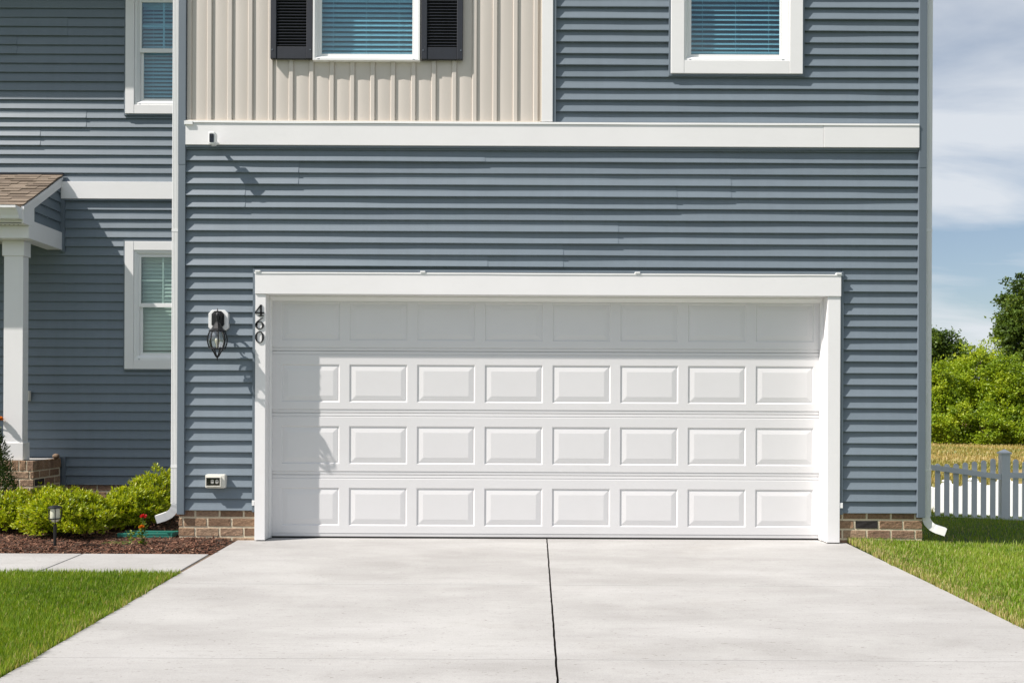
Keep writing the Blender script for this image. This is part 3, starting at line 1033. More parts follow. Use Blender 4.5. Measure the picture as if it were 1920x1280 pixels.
DONE = []
DARK = [(px(1628, 981), 0.024, pz(1628, 981)), (-4.951, 1.70, 0.37)]


def lay_brick(parent, me, loc, rotz, sx=1.0, sz=1.0):
    o = link('brick', me, parent, loc)
    o.rotation_euler = (0, random.uniform(-0.004, 0.004), rotz)
    o.scale = (sx, 1, sz)
    for q in DARK:
        if math.dist(q, (loc[0] + math.cos(rotz) * 0.09 * sx, loc[1] + math.sin(rotz) * 0.09 * sx, loc[2] + 0.035)) < 0.075 and q not in DONE:
            DONE.append(q)
            o.material_slots[0].link = 'OBJECT'
            o.material_slots[0].material = M['brick_dark']
            o['label'] = 'single nearly black brick'
    return o


def brick_run(parent, x0, y0, ln, rotz, z_top, courses, offs=0.0, top_h=None):
    """a face running along (cos,sin)(rotz) from (x0,y0); outward normal is to the right of travel"""
    cx_, sy_ = math.cos(rotz), math.sin(rotz)
    z = z_top
    for c in range(courses):
        h = top_h if (c == 0 and top_h) else BH
        z -= h
        u = -((offs + (0.5 if c % 2 else 0.0)) % 1.0) * (BL + BJ)
        while u < ln:
            a_, b__ = max(u, 0.0), min(u + BL, ln)
            if b__ - a_ > 0.018:
                lay_brick(parent, random.choice(BRICKS), (x0 + cx_ * a_, y0 + sy_ * a_, z), rotz, (b__ - a_) / BL, h / BH)
            u += BL + BJ
        z -= BJ


ZF = ZB - 0.002
f1 = MB().box(XL + 0.010, cl0 - 0.002, 0.0275, 0.16, -0.12, ZF).build('foundation', 'mortar', house)
brick_run(f1, XL + 0.004, 0.024, cl0 - 0.004 - XL - 0.004, 0, ZF - 0.002, 4, 0.28, 0.052)
f2 = MB().box(cr1 + 0.002, XR - 0.012, 0.0275, 0.16, -0.12, ZF).build('foundation', 'mortar', house)
brick_run(f2, cr1 + 0.004, 0.024, XR - 0.010 - cr1 - 0.004, 0, ZF - 0.002, 4, 0.80, 0.048)
brick_run(f2, XR - 0.008, 0.030, 1.2, R(90), ZF - 0.002, 4, 0.3, 0.048)
MB().box(XR - 0.14, XR - 0.013, 0.161, 6.2, -1.0, ZF).build('foundation', 'mortar', house)

# -- recessed left wing
ZBL = pz(200, 908.7, YL - 0.03)
LW0 = -9.0
LX1 = XL + 0.1
mb = MB()
wall_holes(mb, LW0, LX1, ZBL, 5.95, YL, YL + 0.09, [hole(F3), hole(F4)])
lwall = mb.build('siding_wall', 'siding_trim', house)
LB0, LB1 = pz(220, 373, YL - 0.04), pz(220, 341, YL - 0.04)
PORCH_X = -4.95
jl_ = {}
for (jx, jy) in ((122, 45), (122, 58), (27, 76), (27, 93), (157, 216), (157, 233), (71, 250), (71, 266)):
    kk = int(math.floor((pz(jx, jy, YL - 0.03) - ZBL) / P_))
    jl_.setdefault(kk, []).append(px(jx, jy, YL - 0.03))
siding(lwall, -6.6, LX1, ZBL, int((5.95 - ZBL) / P_), YL, [hole(F3), hole(F4)], jl_, seed=140, e=0.024, amp=0.0035)
window(*F3, YL, 'pane', True, muntins=True, cas_w=0.098, fw=0.05)
window(*F4, YL, 'pane_green', True, muntins=True, cas_w=0.098, fw=0.05)
blind(F3[0] + 0.05, F3[1] - 0.05, F3[2] + 0.07, F3[3] - 0.05, YL, 'white slat blind in the upper window beside the tall white downspout', R(46), [F3[0] + 0.17, F3[1] - 0.17])
blind(F4[0] + 0.05, F4[1] - 0.05, F4[2] + 0.07, F4[3] - 0.05, YL, 'closed slat blind in the lower window next to the porch', R(66), [F4[0] + 0.17, F4[1] - 0.17])
MB().box(px(114, 357, YL - 0.05), LX1, YL - 0.050, YL, LB0, LB1).build('band_board', 'white', house, bevel=0.002)
MB().box(PORCH_X + 0.02, LX1, YL - 0.040, YL, LB0 - 0.020, LB0 - 0.001).build('channel_trim', 'siding_trim', house, bevel=0.003)
f3 = MB().box(LW0, LX1, YL - 0.002, YL + 0.1, -0.1, ZBL - 0.002).build('foundation', 'mortar', house)
brick_run(f3, PORCH_X + 0.05, YL - 0.006, LX1 - PORCH_X - 0.05, 0, ZBL - 0.004, 4, 0.4, 0.06)

# -- downspouts on the two side walls of the garage wing
def downspout(sgn, xw, z0, dirv, mat):
    """rectangular corrugated pipe; elbow kicks along dirv"""
    w, d = 0.064, 0.085
    xa = xw + sgn * 0.004
    cxp = xa + sgn * w / 2
    y0 = 0.035
    prof = []
    nrib = 5
    # cross-section with ribs on the front face
    pts = [(-w / 2, d / 2), (-w / 2, -d / 2)]
    for k in range(nrib):
        f0 = -w / 2 + w * (k + 0.2) / nrib
        f1_ = -w / 2 + w * (k + 0.8) / nrib
        pts += [(f0, -d / 2 - 0.003), (f1_, -d / 2 - 0.003), (f1_ + w * 0.1 / nrib, -d / 2 + 0.001)]
    pts += [(w / 2, -d / 2), (w / 2, d / 2)]
    mb = MB().prism([(cxp + p[0], y0 + d / 2 + p[1]) for p in pts], z0, 6.0, 'z')
    dsp = mb.build('downspout', mat, house)
    dsp['label'] = 'white ribbed metal downspout'
    for zs in (pz(1740 if sgn > 0 else 326, 433), 0.62, 4.9):
        MB().box(cxp - w / 2 - 0.0015, cxp + w / 2 + 0.0015, y0 - 0.0045, y0 + d + 0.001, zs, zs + 0.022).build('strap', mat, dsp)
    # elbow: sweep a rectangle along a bend
    path = []
    for k in range(8):
        a_ = R(72) * k / 7
        rr = 0.13
        path.append((rr * (1 - math.cos(a_)), -rr * math.sin(a_), a_))
    ex, ez, ea = path[-1]
    path.append((ex + math.sin(ea) * 0.075, ez - math.cos(ea) * 0.075, ea))
    vs, fs = [], []
    dv = Vector((dirv[0], dirv[1], 0)).normalized()
    side = Vector((-dv.y, dv.x, 0))
    for i, (fx, fz, a_) in enumerate(path):
        c = Vector((cxp, y0 + d / 2, z0 + 0.012)) + dv * fx + Vector((0, 0, fz))
        nrm = dv * math.cos(a_) + Vector((0, 0, math.sin(a_)))
        puff = 1.06 + (0.03 if i % 2 else 0.0)
        ww = (w if abs(dv.x) > 0.7 else d) / 2 * puff
        dd = (d if abs(dv.x) > 0.7 else w) / 2 * puff
        for su, sv in ((-1, -1), (1, -1), (1, 1), (-1, 1)):
            vs.append(c + nrm * su * ww + side * sv * dd)
        if i:
            for k in range(4):
                fs.append(((i - 1) * 4 + k, (i - 1) * 4 + (k + 1) % 4, i * 4 + (k + 1) % 4, i * 4 + k))
    MB().add(vs, fs).build('elbow', mat, dsp)
    return dsp


downspout(-1, XL, pz(326, 945), (-1, -0.25), 'gutter')
downspout(1, XR, pz(1740, 968), (1, -0.3), 'gutter')

# -- unseen flanks, back and roofs: they close the volume and throw the shade
SB = 6.2
mb = MB()
for k in range(int((GZ - ZB) / P_)):
    z0 = ZB + k * P_
    mb.add([(XR - 0.018, 0.1, z0 + P_), (XR - 0.018, SB, z0 + P_), (XR + 0.006, SB, z0), (XR + 0.006, 0.1, z0), (XR - 0.018, 0.1, z0), (XR - 0.018, SB, z0)],
           [(0, 1, 2, 3), (3, 2, 5, 4)])
sw = mb.build('side_wall', 'siding', house)
MB().box(XR - 0.10, XR - 0.019, 0.121, SB, ZB, GZ).build('side_wall', 'siding_trim', house)
MB().box(XL + 0.011, XL + 0.10, 0.121, SB, 0.0, GZ).build('side_wall', 'siding_trim', house)
MB().box(LW0, XR - 0.1, SB - 0.1, SB, 0, 5.95).build('back_wall', 'siding_trim', house)
MB().box(LW0, LW0 + 0.1, YL + 0.1, SB - 0.1, 0, 5.95).build('side_wall', 'siding_trim', house)
MB().box(DOOR_X0 - 0.2, DOOR_X1 + 0.2, YD + 0.2, YD + 0.25, 0.0, 2.5).build('back_wall', 'room', house)
# front gable roof over the garage wing
xm = (XL + XR) / 2
ov = 0.30
pk = 0.62
hw = (XR - XL) / 2
zr = GZ + hw * pk
roof = MB().prism([(XL - ov, GZ - ov * pk), (xm, zr), (XR + ov, GZ - ov * pk), (XR + ov, GZ - ov * pk + 0.14), (xm, zr + 0.16), (XL - ov, GZ - ov * pk + 0.14)], -0.22, SB + 0.3, 'y').build('roof', 'shingle', house)
MB().prism([(XL + 0.012, GZ), (XR - 0.012, GZ), (xm, zr - 0.01)], YB - 0.01, YB + 0.08, 'y').build('gable_wall', 'siding', house)
# left wing roof with boxed eave
EV = YL - 0.375
roof2 = MB().prism([(EV, 5.93), (SB / 2 + 1.1, 7.6), (SB + 0.4, 5.93), (SB + 0.4, 6.06), (SB / 2 + 1.1, 7.76), (EV, 6.06)], LW0 - 0.3, LX1 - 0.02, 'x').build('roof', 'shingle', house)
MB().box(LW0 - 0.3, XL - ov - 0.01, EV, YL - 0.002, 5.905, 5.925).build('soffit', 'soffit', roof2)
MB().box(LW0 - 0.3, XL - ov - 0.01, EV - 0.115, EV - 0.002, 5.95, 6.07).build('gutter', 'gutter', roof2)

# -- porch at the left edge: roof, beam, column, brick plinth
WY = YL - 0.026
RZ1 = 3.692              # roof surface at the wall
EY = 1.363               # eave line
EZ = 3.186
sl = (RZ1 - EZ) / (WY - EY)
PX0 = -7.4


def rz(y):
    return EZ + (y - EY) * sl


pr = MB().prism([(EY + 0.01, EZ - 0.022), (WY, RZ1 - 0.022), (WY, RZ1 - 0.004), (EY, EZ - 0.004)], PX0, PORCH_X - 0.012, 'x').build('porch_roof', 'shingle', house)
ln = math.hypot(WY - EY, RZ1 - EZ)
nc = 12
ang = math.atan2(RZ1 - EZ, WY - EY)
for c in range(nc):
    x = PORCH_X + 0.004 + random.uniform(-0.004, 0.006)
    expo = ln / nc
    while x > -6.7:
        w = random.choice((0.09, 0.13, 0.17, 0.22, 0.26)) * random.uniform(0.9, 1.1)
        th = random.choice((0.0045, 0.0045, 0.009, 0.010))
        s0 = c * expo - 0.012 + random.uniform(-0.002, 0.002)
        s1 = s0 + expo * 1.35
        s1 = min(s1, ln)
        tilt = 0.006
        P0 = lambda s_, up: (EY + math.cos(ang) * s_ - math.sin(ang) * up, EZ + math.sin(ang) * s_ + math.cos(ang) * up)
        a0_, a1_ = P0(s0, tilt), P0(s1, 0.001)
        b0_, b1_ = P0(s0, tilt + th), P0(s1, 0.001 + th * 0.6)
        MB().prism([a0_, a1_, b1_, b0_], x - w, x - 0.0015, 'x').build('shingle', 'shingle', pr)
        x -= w
# step flashing line on the wall above the roof
MB().box(PX0, PORCH_X + 0.004, WY - 0.022, WY, RZ1 + 0.004, RZ1 + 0.022).build('flashing', 'navy', pr)
# rake board and boxed return at the gable end
xg = PORCH_X
MB().prism([(EY - 0.005, rz(EY - 0.005) - 0.012), (WY, RZ1 - 0.018), (WY, RZ1 - 0.122), (1.572, rz(1.572) - 0.122), (1.572, 3.0), (EY - 0.005, 3.0)], xg - 0.024, xg - 0.0015, 'x').build('rake_board', 'white', pr, bevel=0.002)
MB().prism([(EY - 0.012, rz(EY - 0.012) - 0.012), (WY, RZ1 - 0.015), (WY, RZ1 - 0.050), (EY - 0.012, rz(EY - 0.012) - 0.047)], xg - 0.001, xg + 0.008, 'x').build('rake_trim', 'white', pr, bevel=0.002)
# fascia, gutter, soffit
MB().box(PX0, xg - 0.030, EY + 0.012, EY + 0.030, 3.01, EZ - 0.03).build('fascia', 'white', pr)
gz0 = EZ - 0.152
gp = [(EY + 0.010, gz0 + 0.118), (EY + 0.010, gz0), (EY - 0.075, gz0), (EY - 0.084, gz0 + 0.03), (EY - 0.116, gz0 + 0.075), (EY - 0.143, gz0 + 0.095), (EY - 0.143, gz0 + 0.118), (EY - 0.133, gz0 + 0.118), (EY - 0.122, gz0 + 0.10), (EY - 0.082, gz0 + 0.06), (EY - 0.068, gz0 + 0.008), (EY + 0.002, gz0 + 0.008), (EY + 0.002, gz0 + 0.118)]
gut = MB().prism(gp, PX0, xg - 0.012, 'x').build('gutter', 'gutter', pr)
MB().prism([(p[0], p[1] + 0.0003) for p in (gp[0], gp[1], gp[2], gp[3], gp[4], gp[5], gp[6])], xg - 0.0118, xg - 0.0098, 'x').build('end_cap', 'gutter', gut)
MB().box(PX0, xg - 0.022, EY + 0.03, 1.50, 2.995, 3.0045).build('soffit', 'soffit', pr)
for k in range(12):
    MB().box(-5.03 - k * 0.045 - 0.012, -5.03 - k * 0.045, 1.41, 1.425, 2.9935, 2.9949).build('soffit_vent', 'dark', pr)
# beam
bm_ = MB().box(PX0, xg - 0.012, 1.47, 1.64, 2.868, 2.9945).build('porch_beam', 'white', house, bevel=0.003)
MB().box(xg - 0.012 - 0.16, xg - 0.0115, 1.6405, WY, 2.868, 3.058).build('side_beam', 'white', bm_, bevel=0.003)
MB().box(xg - 0.0113, xg - 0.004, 1.472, WY, 2.866, 3.058).build('beam_fascia', 'white', bm_, bevel=0.002)
MB().box(PX0, xg - 0.175, 1.645, WY, 2.93, 2.94).build('porch_ceiling', 'soffit', bm_)
# gable infill: slanted siding courses facing the garage
gw = MB().prism([(1.50, 3.06), (WY, 3.06), (WY, RZ1 - 0.1), (1.50, rz(1.50) - 0.1)], xg - 0.05, xg - 0.036, 'x').build('gable_wall', 'siding_trim', house)
for k in range(6):
    z0 = 3.060 + k * 0.108
    z1 = z0 + 0.108
    ya = max(1.55, EY + (z0 + 0.11 - EZ) / sl)
    yb_ = max(1.55, EY + (z1 + 0.11 - EZ) / sl)
    if ya < WY - 0.02:
        yb_ = min(yb_, WY - 0.001)
        MB().add([(xg - 0.012, ya, z0), (xg - 0.012, WY, z0), (xg - 0.035, WY, z1), (xg - 0.035, yb_, z1), (xg - 0.036, ya, z0), (xg - 0.036, WY, z0)],
                 [(0, 1, 2, 3), (0, 4, 5, 1), (0, 3, 4)]).build('siding_plank', 'siding', gw)
MB().box(xg - 0.034, xg + 0.022, WY - 0.012, WY + 0.01, 2.845, RZ1 - 0.03).build('channel_trim', 'siding_trim', gw)

# column
cx0, cx1, cy0, cy1 = -5.287, -5.087, 1.612, 1.722
PZ = 0.585
colm = MB().box(cx0, cx1, cy0, cy1, PZ + 0.01, 2.867).build('porch_column', 'white', house, bevel=0.003)
MB().box(cx0 - 0.014, cx1 + 0.012, cy0 - 0.012, cy1 + 0.012, PZ + 0.003, PZ + 0.185).build('base', 'white', colm, bevel=0.003)
MB().box(cx0 - 0.014, cx1 + 0.014, cy0 - 0.012, cy1 + 0.014, 2.708, 2.8665).build('capital', 'white', colm, bevel=0.003)
# plinth with rowlock cap
QX, QY = -4.947, 1.565
pl = MB().box(PX0, QX - 0.0075, QY + 0.0075, WY - 0.03, -0.1, PZ - 0.004).build('porch_plinth', 'mortar', house)
u = 0.0
for k in range(16):
    lay_brick(pl, random.choice(ROWLOCK), (QX - 0.004 - 0.067 - u, QY + 0.004, PZ - 0.102), 0)
    u += 0.078
u = 0.0
while u < WY - 0.05 - QY:
    lay_brick(pl, random.choice(ROWLOCK), (QX - 0.004, QY + 0.008 + u, PZ - 0.102), R(90), min(1, (WY - 0.03 - QY - u) / 0.067))
    u += 0.058
brick_run(pl, QX - 1.3, QY + 0.004, 1.296, 0, PZ - 0.113, 6, 0.0)
brick_run(pl, QX - 0.004, QY + 0.008, WY - 0.03 - QY - 0.01, R(90), PZ - 0.113, 6, 0.35)
MB().box(QX + 0.004, QX + 0.040, WY - 0.010, WY + 0.01, ZBL - 0.01, PZ + 0.015).build('channel_trim', 'siding_trim', house)
MB().box(PX0, QX - 0.03, QY + 0.12, WY, PZ - 0.0035, PZ - 0.0005).build('porch_floor', 'concrete', house)

# ------------------------------------------------------------------ things fixed to the house
# wall lantern
LXc, LYc = px(406.5, 630, -0.15), -0.135
lz = lambda q: pz(406.5, q, LYc)
lan = thing('wall_lantern', (px(410.5, 600), YB, pz(410, 600)), 'black coach lantern with a ribbed glass globe on a white block', 'lantern')
bx0, bx1, bz0, bz1 = px(392, 600), px(429, 600), pz(410, 620.5), pz(410, 581.5)
c_ = 0.030
octo = lambda x0, x1, z0, z1, c: [(x0 + c, z0), (x1 - c, z0), (x1, z0 + c), (x1, z1 - c), (x1 - c, z1), (x0 + c, z1), (x0, z1 - c), (x0, z0 + c)]
MB().prism(octo(bx0, bx1, bz0, bz1, c_), YB - 0.048, YB, 'y').build('mounting_block', 'vinyl', lan, bevel=0.004)
bpx0, bpx1 = px(398.5, 600), px(422, 600)
pt_ = MB().prism(octo(bpx0, bpx1, pz(410, 615), pz(410, 583.5), 0.026), YB - 0.060, YB - 0.049, 'y').prism(octo(bpx0 + 0.012, bpx1 - 0.012, pz(410, 612), pz(410, 586.5), 0.022), YB - 0.068, YB - 0.061, 'y')
pt_.build('back_plate', 'black', lan, bevel=0.002)
# scrolled arm from the plate up and over to the lantern crown
arm = []
ya, za_ = YB - 0.066, pz(410, 603)
for k in range(13):
    q = k / 12
    a_ = math.pi * q
    arm.append((px(410.5, 600) + (LXc - px(410.5, 600)) * q, ya + (LYc - ya) * (1 - math.cos(a_)) / 2, za_ + 0.062 * math.sin(a_) - 0.0 * q))
MB().tube(arm, [0.013, 0.013, 0.012, 0.012, 0.011, 0.011, 0.012, 0.012, 0.011, 0.010, 0.010, 0.010, 0.010], 10).build('arm', 'black', lan, smooth=True)
sc = []
for k in range(16):
    a_ = k / 15 * math.pi * 1.7
    rr = 0.026 - 0.014 * k / 15
    sc.append((px(410.5, 600) - 0.004, YB - 0.095 - rr * math.cos(a_), za_ - 0.028 - rr * math.sin(a_)))
MB().tube(sc, 0.007, 8).build('scroll', 'black', lan, smooth=True)
z_top, z_cr, z_eave = lz(577), lz(604), lz(621)
MB().lathe([(0.0, z_top), (0.003, z_top - 0.006), (0.004, z_top - 0.02), (0.011, z_top - 0.028), (0.005, z_top - 0.038), (0.013, z_top - 0.055), (0.016, z_top - 0.075), (0.009, z_top - 0.09), (0.012, z_cr)], LXc, LYc, 12).build('finial', 'black', lan, smooth=True)
MB().lathe([(0.010, z_cr + 0.004), (0.022, z_cr - 0.010), (0.050, z_eave + 0.022), (0.070, z_eave + 0.008), (0.072, z_eave), (0.060, z_eave - 0.004), (0.0, z_eave - 0.004)], LXc, LYc, 8, R(22.5)).build('cap', 'black', lan)
zg0, zg1 = z_eave - 0.005, lz(653)
prof = []
for k in range(11):
    q = k / 10
    prof.append((0.059 + 0.021 * math.sin(math.pi * (0.04 + 0.90 * q)) - 0.003 * q, zg0 + (zg1 - zg0) * q))
MB().lathe(prof, LXc, LYc, 24).build('globe', 'clear', lan, smooth=True)
for k in range(8):
    a_ = R(22.5) + k * math.pi / 4
    MB().tube([(LXc + (r_ + 0.002) * math.cos(a_), LYc + (r_ + 0.002) * math.sin(a_), z) for r_, z in prof], 0.0056, 6).build('rib', 'black', lan, smooth=True)
zf = lz(676)
rb = prof[-1][0]
MB().lathe([(rb - 0.01, zg1 + 0.002), (rb + 0.010, zg1 + 0.002), (rb + 0.011, zg1 - 0.007), (rb - 0.01, zg1 - 0.007), (rb - 0.01, zg1 + 0.002)], LXc, LYc, 24).build('ring', 'black', lan)
for k in range(4):
    a_ = R(45) + k * math.pi / 2
    path = []
    for j in range(9):
        q = j / 8
        rr = (rb - 0.012) * (1 - q) ** 0.75 * (1 - 0.15 * math.sin(math.pi * q)) + 0.004
        path.append((LXc + rr * math.cos(a_), LYc + rr * math.sin(a_), zg1 - 0.004 - (zg1 - zf - 0.035) * q))
    MB().tube(path, 0.0062, 6).build('strap', 'black', lan, smooth=True)
MB().lathe([(0.0, zf), (0.004, zf + 0.004), (0.004, zf + 0.02), (0.010, zf + 0.028), (0.006, zf + 0.038), (0.0, zf + 0.044)], LXc, LYc, 12).build('drop_finial', 'black', lan, smooth=True)
MB().lathe([(0.0, zg1 + 0.098), (0.016, zg1 + 0.088), (0.023, zg1 + 0.068), (0.018, zg1 + 0.045), (0.011, zg1 + 0.03), (0.011, zg1 + 0.0), (0.0, zg1)], LXc, LYc, 14).build('bulb', 'frost', lan, smooth=True)

# security camera under the band board
sxc, szc = px(400, 261, -0.10), pz(400, 261, -0.10)
scam = thing('security_camera', (sxc, YB - 0.05, szc), 'small white security camera with a dark lens face on the band board', 'camera')
rnd = lambda x0, x1, z0, z1, r_: [(x0 + r_ - r_ * math.cos(a), z0 + r_ - r_ * math.sin(a)) for a in (0, R(30), R(60), R(90))] + \
    [(x1 - r_ + r_ * math.sin(a), z0 + r_ - r_ * math.cos(a)) for a in (0, R(30), R(60), R(90))] + \
    [(x1 - r_ + r_ * math.cos(a), z1 - r_ + r_ * math.sin(a)) for a in (0, R(30), R(60), R(90))] + \
    [(x0 + r_ - r_ * math.sin(a), z1 - r_ + r_ * math.cos(a)) for a in (0, R(30), R(60), R(90))]
MB().prism(rnd(sxc - 0.030, sxc + 0.028, szc - 0.055, szc + 0.055, 0.018), -0.145, -0.075, 'y').build('body', 'vinyl', scam, bevel=0.006)
MB().prism(rnd(sxc - 0.018, sxc + 0.019, szc - 0.040, szc + 0.034, 0.006), -0.1475, -0.1455, 'y').build('face', 'lens', scam)
MB().tube([(sxc, -0.1495, szc + 0.012), (sxc, -0.1478, szc + 0.012)], 0.010, 14).build('lens', 'black', scam)
MB().tube([(sxc, -0.075, szc), (sxc, -0.045, szc - 0.012), (sxc, YB - 0.05, szc - 0.012)], 0.016, 12).build('bracket', 'vinyl', scam, smooth=True)

# covered power outlet low on the wall
ox0, ox1, oz0, oz1 = px(387.5, 901), px(424.5, 901), pz(406, 914), pz(406, 888.5)
outl = thing('power_outlet', ((ox0 + ox1) / 2, YB, oz0), 'cream outdoor power outlet with a clear cover low on the garage siding', 'outlet')
MB().prism(rnd(ox0, ox1, oz0, oz1, 0.012), YB - 0.070, YB, 'y').build('box', 'cream', outl, bevel=0.005)
wx0, wx1, wz0, wz1 = ox0 + 0.016, ox1 - 0.040, oz0 + 0.024, oz1 - 0.028
MB().box(wx0, wx1, YB - 0.0725, YB - 0.0705, wz0, wz1).build('recess', 'dark', outl)
for k in (0.42, 0.76):
    xx = wx0 + (wx1 - wx0) * k
    so = MB().prism(rnd(xx - 0.013, xx + 0.013, (wz0 + wz1) / 2 - 0.017, (wz0 + wz1) / 2 + 0.017, 0.010), YB - 0.0765, YB - 0.073, 'y').build('socket', 'vinyl', outl)
    for dx_ in (-0.005, 0.005):
        MB().box(xx + dx_ - 0.0015, xx + dx_ + 0.0015, YB - 0.0775, YB - 0.0767, (wz0 + wz1) / 2 - 0.002, (wz0 + wz1) / 2 + 0.009).build('slot', 'dark', so)
MB().box(wx0 - 0.004, wx1 + 0.004, YB - 0.086, YB - 0.083, wz0 - 0.004, wz1 + 0.004).build('cover', 'cover', outl)
mb = MB()
ring(mb, wx0 - 0.008, wx1 + 0.008, wz0 - 0.008, wz1 + 0.008, 0.006, YB - 0.088, YB - 0.0702)
mb.build('cover_frame', 'cream', outl)
# white outlet plate beside the porch column
qx, qz = px(54, 742, WY), pz(54, 742, WY)
o2 = thing('outlet_cover', (qx, WY, qz), 'white outlet cover on the siding just behind the porch column', 'outlet')
MB().box(qx - 0.036, qx + 0.022, WY - 0.035, WY + 0.01, qz - 0.055, qz + 0.055).build('plate', 'cream', o2, bevel=0.006)
MB().box(qx - 0.028, qx + 0.012, WY - 0.040, WY - 0.0355, qz - 0.042, qz + 0.042).build('flap', 'vinyl', o2, bevel=0.003)


# house number 460: cut metal digits on the left jamb
def digit(name, outlines, cxd, czd, h, label):
    """outlines: list of strips (left polyline, right polyline) in units of digit height"""
    o = thing(name, (cxd, YC, czd), label, 'house number', 'digits of the house number')
    mb = MB()
    y0, y1 = YC - 0.008, YC - 0.001
    for la, lb in outlines:
        n = len(la)
        vs, fs = [], []
        for p in la:
            vs += [(cxd + p[0] * h, y0, czd + p[1] * h), (cxd + p[0] * h, y1, czd + p[1] * h)]
        for p in lb:
            vs += [(cxd + p[0] * h, y0, czd + p[1] * h), (cxd + p[0] * h, y1, czd + p[1] * h)]
        for i in range(n - 1):
            a_, b__ = 2 * i, 2 * (n + i)
            fs += [(a_, b__, b__ + 2, a_ + 2), (a_, a_ + 2, a_ + 3, a_ + 1), (b__, b__ + 1, b__ + 3, b__ + 2)]
        fs += [(0, 1, 2 * n + 1, 2 * n), (2 * n - 2, 4 * n - 2, 4 * n - 1, 2 * n - 1)]
        mb.add(vs, fs)
    mb.build('numeral', 'black', o)
    return o


def ell(cx_, cz_, rx, rz_, a0, a1, n, thick, thin):
    la, lb = [], []
    for k in range(n):
        a_ = a0 + (a1 - a0) * k / (n - 1)
        t_ = thin + (thick - thin) * abs(math.cos(a_)) ** 1.3
        la.append((cx_ + rx * math.cos(a_), cz_ + rz_ * math.sin(a_)))
        lb.append((cx_ + (rx - t_) * math.cos(a_), cz_ + (rz_ - thin * 1.1) * math.sin(a_)))
    return la, lb


nx = px(487, 606, YC)
hd = 21.5 / FPX * (YC + 8)
box_ = lambda x0, x1, z0, z1: ([(x0, z0), (x0, z1)], [(x1, z0), (x1, z1)])
digit('house_number', [box_(0.03, 0.20, -0.5, 0.5), ([(-0.42, -0.15), (0.06, 0.5)], [(-0.31, -0.15), (0.20, 0.5)]), box_(-0.42, 0.40, -0.28, -0.15), box_(-0.12, 0.36, -0.5, -0.43)],
      nx, pz(487, 582, YC), hd, 'black serif numeral four on the white garage door jamb')
six = [ell(0.0, -0.18, 0.38, 0.33, 0, 2 * math.pi, 28, 0.17, 0.065)]
la, lb = [], []
for k in range(14):
    q = k / 13
    zz_ = -0.18 + 0.68 * q
    xo = -0.38 + 0.66 * q ** 2.1
    th_ = 0.16 * (1 - q) + 0.055
    la.append((xo, zz_)); lb.append((xo + th_, zz_ - 0.02 * q))
six.append((la, lb))
digit('house_number', six, nx, pz(487, 606, YC), hd * 1.02, 'black serif numeral six on the white garage door jamb')
digit('house_number', [ell(0.0, 0.0, 0.38, 0.5, 0, 2 * math.pi, 36, 0.17, 0.065)], nx, pz(487, 632, YC), hd * 1.02, 'black serif numeral zero on the white garage door jamb')

